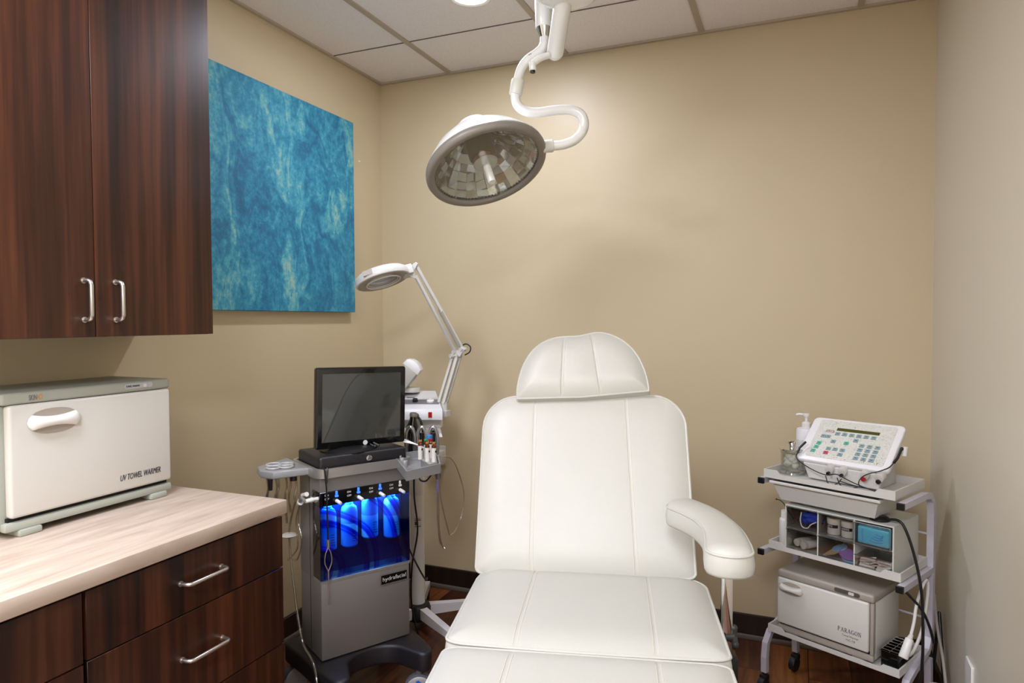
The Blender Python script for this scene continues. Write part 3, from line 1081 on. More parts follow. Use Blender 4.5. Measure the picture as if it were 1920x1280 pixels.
# ------------------------------------------------------------------ skin-care tower
HY = (.508, -1.175, 0)
HA = 59.6
FM = lambda x, y, z: face_M((x, y, z), (1, 0, 0), (0, 0, 1))
def tower():
    t = thing('skincare_tower', 'silver skin-care machine on a black wheeled base with a blue-lit bottle bay', 'skin-care machine', HY, HA)
    WX = .343
    b = MB().box(0, WX, .0, .195, .196, .466, .003, 2)
    b.build('lower_housing', M['silver'], t)
    b = MB().box(0, WX, .066, .195, .466, .84)
    b.box(0, WX, .0, .066, .785, .84)
    body = b.build('upper_housing', M['silver'], t, smooth=False)
    MB().box(-.0006, .0005, .098, .101, .2, .835).build('side_groove', M['dark'], body, smooth=False)
    # bevelled silver ledge under the bottle bay
    MB().prism([(-.001, .466), (-.001, .474), (.012, .479), (.066, .479), (.066, .466)], 0, WX + .002, M=Matrix(((0, 0, 1, -.001), (1, 0, 0, 0), (0, 1, 0, 0), (0, 0, 0, 1)))).build('ledge', M['silver_rim'], t, smooth=False)
    # bottle bay
    bay = MB().box(.003, WX - .003, .064, .0655, .479, .735).build('bay_back', M['bay'], t, smooth=False)
    MB().box(-.002, WX + .002, -.003, .0, .479, .737, M=None).build('bay_cover', M['swirl'], t, smooth=False)
    sd = MB().box(-.002, .0005, .0, .066, .479, .737).build('bay_side', M['tank_side'], t, smooth=False)
    MB().box(WX - .0005, WX + .002, .0, .066, .479, .737).build('bay_side', M['tank_side'], t, smooth=False)
    MB().lathe([(.0, 0), (.012, 0), (.0115, .002), (.0, .002)], 24, face_M((-.0021, .022, .63), (0, -1, 0), (0, 0, 1))).build('lock', M['black'], sd)
    st = MB().box(-.003, WX + .003, -.004, .066, .737, .787, .002, 1).build('valve_strip', M['black_gloss'], t)
    for i, x in enumerate((.058, .140, .224, .305)):
        v = MB().cyl((x, -.004, .752), (x + .004, -.032, .747), .0065, .0055, 14, .001)
        v.build('nozzle', M['white_plastic'], t)
        lit = MB().box(x - .004, x + .004, -.007, -.0035, .773, .786, .001, 1).box(x - .006, x + .006, -.009, -.0035, .765, .772, .001, 1)
        lit.build('valve_lamp', M['ledblue'] if i < 3 else M['white_plastic'], t)
        for dz in (.772, .759):
            text('lettering', 'ON' if dz > .765 else 'OFF', .0095, M['white_ink'], st, FM(x - .043, -.0041, dz))
    # bottles
    for i, (x, zt) in enumerate(((.040, .0), (.120, .0), (.200, .016), (.288, .0))):
        z0 = .572 + zt
        o = MB().lathe([(.0, 0), (.026, 0), (.0295, .004), (.0295, .125), (.026, .14), (.014, .15), (.014, .163), (0, .163)], 28, Matrix.Translation((x, .033, z0))).build('bottle', M['bottle'], t)
        MB().lathe([(.0298, .006), (.0298, .085)], 28, Matrix.Translation((x, .033, z0)), close=False).build('bottle_label', M['cyan_label'], o)
        rn = random.Random(i)
        for k in range(5):
            MB().box(-.006, .004 + rn.random() * .008, 0, .0004, .0, .0016).build('print', M['ink'], o, M=Matrix.Translation((x + .004, .0028, z0 + .022 + k * .009)), smooth=False)
    # rim tray on top, plinth
    rim = rrect(-.014, .357, -.014, .25, .035, 8)
    MB().basin(rim, .836, .868, .012, .006).build('top_tray', M['silver_rim'], t, 40)
    MB().prism(rrect(.004, .345, .012, .225, .012), .843, .905, .008).build('plinth', M['black_tex'], t)
    MB().lathe([(0, 0), (.011, 0), (.011, .003), (.008, .004), (.0, .004)], 24, face_M((.19, .012, .882), (1, 0, 0), (0, 0, 1))).build('key_lock', M['chrome'], t)
    # badge
    bd = MB().box(.224, .333, -.003, .001, .410, .447).build('badge', M['black_gloss'], t, smooth=False)
    fr = MB()
    for a_ in ((.224, .333, .4455, .447), (.224, .333, .410, .4115), (.224, .2255, .4115, .4455), (.3315, .333, .4115, .4455)):
        fr.box(a_[0], a_[1], -.0036, -.0028, a_[2], a_[3])
    fr.build('badge_frame', M['silver_rim'], bd, smooth=False)
    text('lettering', 'hydrafacial', .021, M['white_ink'], bd, FM(.231, -.0032, .4225), width=.094, thin=.0002)
    # base with two forward lobes
    half = [(.1715, .0), (.14, -.004), (.105, -.018), (.075, -.05), (.055, -.105), (.038, -.145), (.018, -.158), (-.004, -.152), (-.02, -.125), (-.03, -.06), (-.034, .0), (-.04, .1), (-.05, .19), (-.05, .235), (-.03, .25), (.05, .25), (.1715, .25)]
    P = catmull([Vector((x, y, 0)) for x, y in half], 4)
    lft = [(p.x, p.y) for p in P]
    out = lft + [(WX - x, y) for x, y in lft[::-1]][1:-1]
    MB().prism(out, .118, .192, .012, 3).build('base', M['black_tex'], t)
    for (x, y, rz) in ((.008, -.105, 20), (WX - .03, -.125, -35), (-.02, .215, 10), (WX + .02, .215, -10)):
        Mc = Matrix.Translation((x, y, .052)) @ Matrix.Rotation(R(rz), 4, 'Z')
        c = MB().lathe([(0, -.016), (.04, -.016), (.048, -.012), (.051, -.006), (.051, .006), (.048, .012), (.04, .016), (0, .016)], 40, Mc @ Matrix.Rotation(R(90), 4, 'X')).build('caster', M['caster'], t)
        MB().lathe([(.0505, -.006), (.0518, -.004), (.0518, .004), (.0505, .006)], 40, Mc @ Matrix.Rotation(R(90), 4, 'X'), close=False).build('tyre', M['rubber'], c)
        hood = [(.056 * math.cos(R(a_)), .056 * math.sin(R(a_))) for a_ in range(20, 161, 10)] + [(.042 * math.cos(R(a_)), .042 * math.sin(R(a_))) for a_ in range(160, 19, -10)]
        MB().prism(hood, -.012, .012, .002, 2, M=Mc @ Matrix.Rotation(R(90), 4, 'X')).cyl(Mc @ Vector((0, 0, .05)), Mc @ Vector((0, 0, .07)), .012).build('fork', M['caster_grey'], c)
    bl = MB().box(.278, .290, -.185, -.16, .084, .104, .003, 2, M=None).build('brake_lever', M['blue'], t)
    # side trays
    tray = [(.227, -.201), (.384, -.165), (.455, -.035), (.475, .10), (.36, .10), (.31, .046)]
    MB().basin(tray, .832, .866, .006, .006).build('side_tray', M['silver_light'], t, 30)
    rk = MB().prism([(.335, -.168), (.378, -.156), (.440, -.036), (.40, -.02), (.352, -.08)], .838, .872, .004)
    rk.build('vial_rack', M['silver_light'], t)
    pegs = MB()
    for q in ((.318, .020), (.302, -.03), (.287, -.08)):
        pegs.cyl((q[0], q[1], .85), (q[0], q[1], .876), .010, .009, 16, .002)
    pegs.build('pegs', M['silver_light'], t)
    holders = MB()
    for q in ((.40, -.125), (.42, -.088), (.442, -.05)):
        holders.cyl((q[0], q[1], .80), (q[0], q[1], .834), .011, .011, 16, .002)
    holders.build('tool_sockets', M['silver'], t)
    ltray = [(-.012, .07), (-.012, .30), (-.05, .27), (-.150, .205), (-.162, .13), (-.135, .075)]
    MB().prism(ltray[::-1], .838, .864, .005).build('side_shelf', M['silver_light'], t)
    MB().cyl((-.06, .09, .838), (-.06, .09, .822), .012, .012, 14).build('shelf_knob', M['black'], t)
    MB().cyl((-.14, .09, .838), (-.14, .09, .80), .009, .007, 12).build('shelf_clip', M['black'], t)
    rings = MB()
    for q in ((-.062, .155, .865), (-.10, .18, .865), (-.075, .12, .865), (-.115, .13, .865)):
        n = 24
        rings.tube([(q[0] + .024 * math.cos(2 * PI * i / n), q[1] + .024 * math.sin(2 * PI * i / n), q[2] + .004) for i in range(n)], .0035, 8, closed=True)
    rings.build('tip_rings', M['glassy'], t)
    tips = MB()
    for q in ((-.142, .12, .70), (-.118, .10, .66), (-.098, .14, .69), (-.08, .11, .67), (-.06, .13, .70), (-.05, .10, .75), (-.13, .15, .72)):
        tips.tube([(q[0], q[1], .838), (q[0] + .004, q[1], .80), (q[0] - .004, q[1] - .002, .76), (q[0] + .002, q[1], q[2])], .0045, 8, 4)
    tips.build('hanging_tips', M['hose'], t)
    # handles for the hand pieces, right rear
    hd = Vector((.8, -.6, 0))
    for i, (x, y) in enumerate(((.446, .172), (.483, .144), (.520, .117))):
        c0 = Vector((x, y, 0))
        a_ = [c0 + hd * dx + Vector((0, 0, z)) for dx, z in ((-.015, .838), (-.018, .88), (-.017, .915), (-.010, .940), (0, .949), (.010, .940), (.017, .915), (.018, .88), (.015, .838))]
        g = MB().tube(a_, .0078, 14, 5).build('hand_piece_hook', M['chrome_soft'], t, 80)
        MB().tube([c0 + Vector((.004, .006, .838)), c0 + Vector((.004, .006, .925))], .009, 12).build('hook_insert', M['black'], g)
    MB().prism([(.36, .10), (.475, .10), (.545, .10), (.545, .20), (.36, .23)], .826, .838, .003).build('rear_shelf', M['silver_light'], t)
    cb = MB()
    for i in range(5):
        cb.tube([(.345, .15 - i * .012, .915), (.385, .12 - i * .012, .915 - i * .002), (.42, .08 - i * .010, .895), (.445, .04 - i * .008, .868)], .0022, 8, 6)
    cb.build('hose_bundle', M['white_plastic'], t)
    # connectors and tubes on the left flank
    MB().cyl((.0, .012, .765), (-.02, .012, .765), .007, .006, 14).cyl((-.02, .012, .765), (-.045, .014, .762), .0085, .007, 12).cyl((-.03, .045, .778), (-.03, .085, .766), .008, .007, 12).cyl((-.03, .108, .738), (-.03, .125, .728), .012, .009, 14).build('hose_connectors', M['white_plastic'], t)
    MB().tube([(-.045, .014, .762), (-.045, .05, .765), (-.035, .09, .752), (-.03, .12, .732)], .0058, 10, 8).build('grey_hose', M['ring_grey'], t)
    ln = MB().tube([(-.03, .05, .778), (-.03, .10, .765), (-.03, .16, .725), (-.03, .20, .67), (-.03, .225, .62), (-.03, .23, .592)], .0045, 10, 8)
    ln.tube([(-.03, .23, .585), (-.03, .224, .53), (-.03, .195, .43), (-.03, .150, .31), (-.03, .10, .23), (-.035, .0, .21), (-.04, -.055, .16), (-.045, -.07, .08), (-.06, -.075, .004)], .005, 10, 8)
    ln.tube([(-.03, .118, .728), (-.03, .13, .66), (-.03, .10, .60), (-.03, .15, .52), (-.03, .24, .50)], .003, 8, 8)
    ln.tube([(-.03, .118, .728), (-.03, .155, .66), (-.03, .14, .58), (-.03, .17, .54), (-.03, .25, .49)], .003, 8, 8)
    ln.build('drain_hose', M['hose'], t, 80)
    MB().lathe([(0, -.008), (.02, -.006), (.03, 0), (.02, .006), (0, .008)], 24, Matrix.Translation((-.03, .23, .588))).build('filter_disc', M['frost'], t)
    # small signs on the flank
    MB().box(-.0012, .0, .035, .05, .742, .762).box(-.0012, .0, .075, .088, .735, .757).build('sign_plates', M['paper'], t, smooth=False)
    # looping tubes from the right tray
    lp = MB().tube([(.445, -.05, .80), (.46, -.04, .70), (.50, -.02, .58), (.54, .02, .53), (.60, .05, .56), (.63, .06, .66), (.60, .05, .76), (.53, .0, .84), (.45, -.03, .862)], .0028, 8, 10)
    lp.tube([(.42, -.085, .80), (.425, -.08, .68), (.44, -.06, .56), (.47, -.04, .51)], .004, 8, 8).tube([(.40, -.12, .80), (.41, -.10, .66), (.44, -.07, .55), (.48, -.03, .505)], .004, 8, 8)
    lp.build('clear_loop', M['hose'], t, 80)
    MB().tube([(.36, -.15, .832), (.35, -.12, .80), (.36, -.06, .79), (.38, -.02, .80), (.40, -.0, .832)], .003, 8, 8).tube([(.39, .04, .83), (.40, .06, .70), (.43, .09, .55), (.42, .12, .40), (.44, .16, .22), (.50, .20, .05), (.54, .22, .008)], .0036, 8, 8).build('black_cords', M['black'], t, 80)
    cb2 = MB().tube([(.343, .035, .56), (.36, .02, .50), (.40, .02, .42), (.46, .08, .35), (.50, .14, .33)], .0036, 8, 8)
    cb2.build('power_cord', M['black'], t, 80)
    return t
M['bay'] = simple('dark_blue_liner', '#10224e', .4)
M['bottle'] = simple('bottle_plastic', '#6f9ad6', .35)
M['cyan_label'] = simple('pale_label', '#e8f6ff', .4)
M['black_gloss'] = simple('gloss_black', '#070708', .12, coat=.4)
M['caster'] = simple('caster_grey', '#9d9b9b', .45)
M['caster_grey'] = simple('caster_dark_grey', '#54545c', .45)
M['silver_light'] = simple('light_silver_plastic', '#a3a4a6', .35, .35)
M['glassy'] = simple('shiny_grey_plastic', '#b0b0ae', .15)
M['chrome_soft'] = simple('satin_chrome', '#b4b4b4', .22, .85)
tower_obj = tower()

def monitor():
    Mr = Matrix.Translation((.195, 0, 1.063)) @ Matrix.Rotation(R(1.4), 4, 'Y') @ Matrix.Translation((-.195, 0, -1.063))
    t = thing('monitor', 'black touchscreen monitor standing on the plinth of the silver machine', 'monitor', HY, HA)
    b = MB().prism(rrect(.019, .373, .917, 1.209, .009, 5), -.102, -.075, .004, 2, M=Mr @ face_M((0, 0, 0), (1, 0, 0), (0, 0, 1)) @ Matrix.Translation((0, 0, -.0)) @ Matrix.Scale(1, 4))
    # prism z runs along -y in this frame: front at y=.075
    b.build('bezel', M['black_gloss'], t)
    s = MB().box(.041, .351, .0735, .076, .941, 1.186, M=Mr)
    s.build('screen', M['screen'], t, smooth=False)
    MB().prism(rrect(.06, .33, .94, 1.19, .03, 5), -.13, -.102, .008, 2, M=Mr @ face_M((0, 0, 0), (1, 0, 0), (0, 0, 1))).build('rear_shell', M['black'], t)
    MB().lathe([(0, 0), (.009, 0), (.009, .0008), (0, .0008)], 24, face_M((.205, .075, .9285), (1, 0, 0), (0, 0, 1))).build('power_button', M['white_ink'], t)
    MB().lathe([(0, 0), (.1, 0), (.1, .004), (.085, .011), (.05, .016), (0, .017)], 40, Matrix.Translation((.15, .112, .905))).build('stand_foot', M['black'], t)
    MB().box(.11, .23, .105, .13, .912, 1.0, .01, 2).build('stand_neck', M['black'], t)
    MB().tube([(.235, .07, .925), (.25, .055, .915), (.236, .06, .912), (.225, .085, .925), (.25, .10, .935)], .003, 8, 8).ball((.236, .056, .913), .008, 12).build('cable', M['black'], t)
monitor()

def wand():
    t = thing('extraction_wand', 'silver wand hanging on a black cord from the machine front rim', 'wand', HY, HA)
    x = .016
    MB().tube([(x - .006, .003, .872), (x - .006, -.013, .872), (x - .005, -.0185, .866), (x, -.020, .80), (x + .003, -.020, .62)], .0028, 8).tube([(x + .006, .003, .872), (x + .006, -.013, .872), (x + .005, -.0185, .866), (x, -.020, .82)], .0028, 8).build('cord', M['black'], t)
    b = MB()
    for sx in (-1, 1):
        b.tube([(x + .003, -.020, .60), (x + .003 + sx * .010, -.020, .575), (x + .003 + sx * .012, -.020, .545), (x + .003, -.020, .515)], .0018, 8, 6)
    b.tube([(x + .003, -.020, .625), (x + .003, -.020, .598)], .006, 10).tube([(x + .003, -.020, .518), (x + .004, -.020, .40)], .0022, 8)
    b.build('shaft', M['steel'], t)
wand()

def vial(x, y, cap, label, h=.05, tall=False):
    t = thing('serum_vial', label, 'vial', HY, HA, 'serum vials in the side tray rack')
    z = .872
    if tall:
        MB().lathe([(0, 0), (.0065, 0), (.0065, .066), (0, .066)], 16, Matrix.Translation((x, y, z))).build('tube', M['glass'], t)
        MB().lathe([(0, .066), (.0115, .066), (.0125, .07), (.0115, .078), (0, .079)], 18, Matrix.Translation((x, y, z))).build('cap', M['blue_cap'], t)
        return
    MB().lathe([(0, 0), (.0085, 0), (.0085, h), (0, h)], 18, Matrix.Translation((x, y, z))).build('label_sleeve', M['paper'], t)
    MB().lathe([(.0, h), (.0087, h), (.0087, h + .008), (.005, h + .011), (.005, h + .014), (0, h + .014)], 18, Matrix.Translation((x, y, z))).build('neck', M['amber'], t)
    MB().lathe([(0, h + .014), (.0068, h + .014), (.0068, h + .02), (0, h + .021)], 18, Matrix.Translation((x, y, z))).build('cap', cap, t)
    MB().lathe([(0, 0), (.004, 0), (.004, .0006), (0, .0006)], 14, Matrix.Translation((x, y, z)) @ face_M((.003, -.0082, h * .74), (1, .25, 0), (0, 0, 1))).build('dot', M['black'], t)
M['blue_cap'] = simple('bright_blue_cap', '#2f7fc4', .4)
M['gold'] = simple('amber_cap', '#a5702c', .35)
vial(.351, -.078, M['gold'], 'amber-capped serum vial, leftmost in the rack on the silver side tray')
vial(.352, -.128, M['gold'], 'pale gold-capped serum vial at the front middle of the side tray rack')
vial(.368, -.147, M['gold'], 'amber-capped serum vial at the front right corner of the side tray rack')
vial(.378, -.072, M['green'], 'serum vial with a green cap in the side tray rack')
vial(.396, -.075, M['red'], 'serum vial with a red cap in the side tray rack')
vial(.408, -.046, None, 'tall clear tube with a bright blue cap behind the serum vials', tall=True)

# black cone hand piece behind the monitor
t = thing('hand_piece', 'black bottle-shaped hand piece standing beside the right edge of the monitor', 'hand piece', (.566, -.672, .838))
MB().lathe([(0, 0), (.012, 0), (.012, .055), (.024, .066), (.028, .08), (.027, .108), (.015, .138), (.013, .16), (.010, .165), (0, .165)], 28, Matrix.Rotation(R(6), 4, 'Y')).build('body', M['black_gloss'], t)
MB().lathe([(.0132, .15), (.0155, .152), (.0155, .163), (.0132, .166)], 24, Matrix.Rotation(R(6), 4, 'Y'), close=False).build('tip_ring', M['ring_grey'], t)

# ------------------------------------------------------------------ facial machine on a five-star stand
def stand():
    t = thing('facial_machine', 'white multi-function facial machine on a white pole with a five-leg base', 'facial machine', (.454, -.432, 0), 20.)
    MB().cyl((0, 0, .10), (0, 0, .66), .032, n=32).build('pole', M['white_plastic'], t)
    MB().cyl((0, 0, .60), (0, 0, .70), .0345, n=32, bev=.003).build('pole_collar', M['white_plastic'], t)
    MB().cyl((0, 0, .70), (0, 0, .96), .02, n=24).build('upper_pole', M['white_plastic'], t)
    h = MB().lathe([(0, .035), (.05, .035), (.058, .045), (.058, .092), (.05, .104), (.036, .108), (0, .108)], 40)
    h.build('hub', M['black'], t)
    for k in range(5):
        a_ = R(-52 + 72 * k)
        d = Vector((math.cos(a_), math.sin(a_), 0))
        n = Vector((-d.y, d.x, 0))
        Ml = Matrix((d, n, Vector((0, 0, 1)))).transposed().to_4x4()
        l = MB()
        b = bmesh.new()
        rows = [(.04, .05, .098, .0175), (.31, .055, .083, .015)]
        vs = []
        for r_, z0, z1, w_ in rows:
            vs.append([b.verts.new((r_, -w_, z0)), b.verts.new((r_, w_, z0)), b.verts.new((r_, w_, z1)), b.verts.new((r_, -w_, z1))])
        for i in range(4):
            b.faces.new((vs[0][i], vs[0][(i + 1) % 4], vs[1][(i + 1) % 4], vs[1][i]))
        b.faces.new(vs[0][::-1])
        b.faces.new(vs[1])
        bmesh.ops.recalc_face_normals(b, faces=b.faces)
        l._merge(b, Ml)
        lg = l.build('leg', M['white_leg'], t, smooth=False)
        MB().cyl(Ml @ Vector((.295, -.012, .025)), Ml @ Vector((.295, .012, .025)), .025, n=24, bev=.004).cyl(Ml @ Vector((.295, 0, .03)), Ml @ Vector((.295, 0, .06)), .008, n=12).build('caster', M['rubber'], lg)
    # sticker on the pole
    stk = MB()
    def f(u, v):
        a_ = R(-105 + 60 * u)
        return Vector((.0325 * math.cos(a_), .0325 * math.sin(a_), .455 + .05 * v))
    stk.sheet(f, 10, 2)
    st = stk.build('sticker', M['paper'], t)
    def f2(z0, z1, a0, a1):
        return lambda u, v: Vector((.0328 * math.cos(R(a0 + (a1 - a0) * u)), .0328 * math.sin(R(a0 + (a1 - a0) * u)), z0 + (z1 - z0) * v))
    MB().sheet(f2(.488, .492, -100, -52), 8, 1).sheet(f2(.495, .498, -98, -60), 8, 1).build('print', M['red'], st)
    MB().sheet(f2(.468, .484, -98, -84), 4, 1).sheet(f2(.461, .464, -98, -50), 8, 1).build('print', M['ink'], st)
    # console: wedge box with sloping control face
    W2 = .155
    side = [(-.105, .950), (-.105, .985), (-.098, .997), (.10, 1.055), (.115, 1.05), (.115, .965), (.105, .950)]
    Mx = Matrix(((0, 0, 1, -W2), (1, 0, 0, 0), (0, 1, 0, 0), (0, 0, 0, 1)))
    def taper(b):
        for v in b.bm.verts:
            v.co.x *= 1 - .5 * max(0, (v.co.y + .105) / .22)
        return b
    taper(MB().prism(side, 0, 2 * W2 - .02, .005, 2, M=Mx)).build('console', M['white_enamel2'], t)
    sl = Vector((0, .198, .058)).normalized()
    Mp = face_M((0, -.098, .9975), (1, 0, 0), sl)
    pn = taper(MB().box(-.12, .125, .05, .10, -.001, .0012, M=Mp)).build('control_panel', M['panel_grey'], t, smooth=False)
    MB().lathe([(0, 0), (.013, 0), (.011, .012), (0, .012)], 20, Mp @ Matrix.Translation((.0, .078, .001))).build('knob', M['black'], pn)
    MB().lathe([(0, 0), (.017, 0), (.016, .006), (.005, .009), (.004, .014), (0, .014)], 20, Mp @ Matrix.Translation((.068, .078, .001))).build('knob', M['white_plastic'], pn, label='white dial with a small upright pointer')
    MB().box(-.045, -.01, .118, .126, 0, .0008, M=Mp).build('print', M['grey_ink'], pn, smooth=False)
    MB().box(.072, .088, -.108, -.1045, .960, .984).build('rocker_switch', M['red'], t, smooth=False)
    pg = MB().cyl((.02, -.105, .968), (.02, -.125, .966), .012, .010, 18).tube([(.02, -.12, .966), (.04, -.145, .962), (.052, -.155, .935), (.056, -.15, .90), (.06, -.14, .872)], .005, 10, 8)
    pg.build('cable_plug', M['black'], t)
    # bracket with holes
    tr = MB().box(-.13, .115, -.03, .03, .905, .951)
    tr.build('bracket_neck', M['white_enamel2'], t, smooth=False)
    Mt = face_M((0, -.05, .905), (1, 0, 0), (0, -1, -.42))
    pl = MB().prism([(-.14, .075), (.135, .075), (.115, 0), (-.14, 0)], -.003, 0, M=Mt)
    pl = pl.build('tool_plate', M['white_enamel2'], t, smooth=False)
    for x in (-.065, .015, .09):
        MB().lathe([(0, 0), (.013, 0), (.013, .0012), (0, .0012)], 20, Mt @ Matrix.Translation((x, .035, -.0042))).build('tool_hole', M['black'], pl)
    # round-ended steamer head leaning up behind the monitor
    d = Vector((.62, 0, .78)).normalized()
    Mn = Matrix((d, Vector((0, 1, 0)), d.cross(Vector((0, 1, 0))))).transposed().to_4x4()
    Mn.translation = Vector((-.095, .04, 1.072))
    s = MB().prism(rrect(-.045, .12, -.04, .04, .012, 5), -.035, .035, .006, 2, M=Mn)
    s.build('steamer_head', M['grey_shell'], t)
    cap = [(.112, -.040), (.138, -.038), (.150, -.016), (.153, .004), (.150, .024), (.138, .042), (.112, .044)]
    MB().prism(cap, -.041, .041, .004, 2, M=Mn @ Matrix(((1, 0, 0, 0), (0, 0, 1, 0), (0, 1, 0, 0), (0, 0, 0, 1)))).build('steamer_cap', M['white_enamel2'], t)
    MB().tube([(-.12, .04, 1.035), (-.01, .04, 1.115)], .008, 10).build('steamer_arm', M['white_enamel2'], t)
    MB().prism(rrect(-.10, .005, .03, .10, .03, 6), 1.052, 1.075, .006).build('rest_pad', M['offwhite'], t)
M['white_leg'] = simple('white_leg_enamel', '#d9d7da', .35)
M['white_enamel2'] = simple('white_gloss_shell', '#e8e7e8', .3)
M['panel_grey'] = simple('grey_panel', '#77757a', .4)
M['grey_shell'] = simple('pale_grey_shell', '#b5b1a9', .4)
stand()

def mag_lamp():
    B = Vector((.584, -.41, 1.0))
    t = thing('magnifying_lamp', 'white magnifying lamp on a jointed sprung arm above the facial machine', 'magnifying lamp', B)
    w = lambda p: Vector(p) - B
    MB().cyl(w((.584, -.41, .975)), w((.584, -.41, 1.02)), .014, n=18).box(-.02, .02, -.02, .02, -.045, -.02).build('mount', M['lamp_white'], t)
    lo = MB()
    lo.tube([w((.622, -.398, 1.222)), w((.567, -.428, 1.018))], .0, square=(.011, .011))
    lo.tube([w((.641, -.392, 1.222)), w((.586, -.421, 1.012))], .0, square=(.012, .012))
    lo.tube([w((.647, -.37, 1.222)), w((.590, -.40, 1.012))], .0, square=(.011, .011))
    lo.build('lower_arm', M['lamp_white'], t, smooth=False)
    up = MB()
    up.tube([w((.548, -.578, 1.605)), w((.662, -.38, 1.252))], .0, square=(.012, .012))
    up.tube([w((.545, -.583, 1.567)), w((.632, -.392, 1.238))], .0, square=(.012, .012))
    up.build('upper_arm', M['lamp_white'], t, smooth=False)
    sp = MB().tube([w((.606, -.478, 1.418)), w((.651, -.395, 1.268))], .0095, 14).cyl(w((.598, -.482, 1.425)), w((.606, -.47, 1.425)), .008, n=12)
    sp.build('spring', M['spring'], t)
    kn = MB()
    for p in ((.622, -.398, 1.222), (.644, -.385, 1.226), (.662, -.38, 1.252), (.632, -.392, 1.238)):
        kn.cyl(w(p) + Vector((-.006, -.014, 0)), w(p) + Vector((.006, .014, 0)), .010, n=14)
    kn.prism([(-.03, -.012), (.012, -.018), (.034, .016), (.012, .016)], -.009, .009, .002, 1, M=face_M(w((.64, -.39, 1.236)), (.92, .38, 0), (0, 0, 1)))
    kn.build('knee_joint', M['lamp_white'], t)
    MB().tube([w((.655, -.392, 1.262)), w((.675, -.375, 1.275)), w((.695, -.37, 1.262)), w((.692, -.372, 1.24)), w((.672, -.38, 1.226))], .003, 8, 8).tube([w((.515, -.605, 1.605)), w((.535, -.592, 1.614)), w((.55, -.58, 1.608))], .003, 8, 6).build('cord', M['black'], t)
    yk = MB().prism([(-.03, -.012), (-.005, -.03), (.012, -.034), (.006, .0), (.022, .03), (.012, .036), (-.026, .014)], -.007, .007, .002, 1, M=face_M(w((.537, -.588, 1.588)), (.92, .38, 0), (0, 0, 1)))
    yk.build('head_joint', M['lamp_white'], t)
    # head: underside faces n
    n = Vector((.357, -.039, -.933)).normalized()
    c = w((.447, -.677, 1.544))
    tow = (w((.537, -.588, 1.588)) - c)
    xd = (tow - n * tow.dot(n)).normalized()
    yd = n.cross(xd)
    Mh = Matrix((xd, yd, n)).transposed().to_4x4()
    Mh.translation = c
    head = MB().lathe([(.058, -.030), (.075, -.038), (.098, -.036), (.111, -.026), (.114, -.006), (.112, .002), (.106, .004)], 56, Mh, close=False)
    head = head.build('lamp_head', M['lamp_white'], t, 50)
    MB().box(.085, .128, -.034, .034, -.036, .004, .004, 2, M=Mh).build('head_block', M['lamp_white'], head)
    MB().lathe([(.107, .0035), (.09, .004), (.066, -.002), (.062, -.012), (.06, -.028)], 56, Mh, close=False).build('underside', M['lamp_under'], head)
    MB().lathe([(0, -.020), (.03, -.018), (.0605, -.014), (.03, -.022), (0, -.024)], 40, Mh, close=False).build('lens', M['lens'], head)
    MB().lathe([(.0605, .002), (.063, .005), (.066, .002)], 48, Mh, close=False).build('lens_ring', M['lamp_white'], head)
    MB().lathe([(.068, .006), (.071, .010), (.074, .006), (.071, .003), (.068, .006)], 48, Mh, close=False).build('ring_tube', M['frost'], head)
    # side switch plate on the near wall
    near = Vector((.3824, -.9235, 0))
    nd_ = (near - n * near.dot(n)).normalized()
    ty = nd_.cross(n)
    Ms = Matrix((ty, n, nd_)).transposed().to_4x4()
    Ms.translation = c + nd_ * .1095 - n * .017 + ty * .0
    lx = -1 if ty.dot(Vector((.92, .38, 0))) > 0 else 1
    MB().box(lx * .052, lx * .012, -.012, .008, -.012, .0045, M=Ms).build('switch', M['taupe'], head, smooth=False)
M['lamp_white'] = simple('lamp_white_enamel', '#d4d3d0', .35)
M['lamp_under'] = simple('lamp_grey_underside', '#a59d96', .4)
M['lens'] = clear('lens_glass', '#cfd4d2', base=.08, edge=.6)
M['spring'] = simple('spring_tube', '#b9b6ae', .35, .2)
mag_lamp()

# wall socket with a plugged-in adapter, back wall
t = thing('wall_adapter', 'white power adapter plugged into the back wall behind the serum vials', 'power adapter', (.335, 0, .677))
MB().box(-.035, .036, -.006, .0, -.045, .06, .002, 1).build('socket_plate', M['offwhite'], t)
MB().box(-.036, .036, -.046, -.006, -.032, .04, .004, 2).build('adapter_body', M['offwhite'], t)
lp = MB()
for i in range(4):
    lp.box(-.025, .015, -.0468, -.0458, -.018 + i * .01, -.014 + i * .01)
lp.build('print', M['grey_ink'], t, smooth=False)

# ------------------------------------------------------------------ trolley in the right corner
TO = (1.885, -.409, 0)
TA = -27.
SX0, SX1, SD = .056, .502, .236
def notch_tray(z0, z1, x0=SX0, x1=SX1, y0=.0, y1=SD, cut=True):
    b = MB()
    w_ = .005
    h1 = z1 - z0
    lowz = z0 + h1 * .55 if cut else z1
    out = [(x0, z0), (x1, z0), (x1, z1), (x1 - .05, z1), (x1 - .062, lowz), (x0 + .062, lowz), (x0 + .05, z1), (x0, z1)]
    Mf = Matrix(((1, 0, 0, 0), (0, 0, 1, y0), (0, 1, 0, 0), (0, 0, 0, 1)))
    b.prism(out, 0, w_, M=Mf)
    b.box(x0, x1, y1 - w_, y1, z0, z1).box(x0, x0 + w_, y0 + w_, y1 - w_, z0, z1).box(x1 - w_, x1, y0 + w_, y1 - w_, z0, z1)
    b.box(x0 + w_, x1 - w_, y0 + w_, y1 - w_, z0, z0 + .004)
    return b
ZB, ZM, ZT = .236, .544, .806
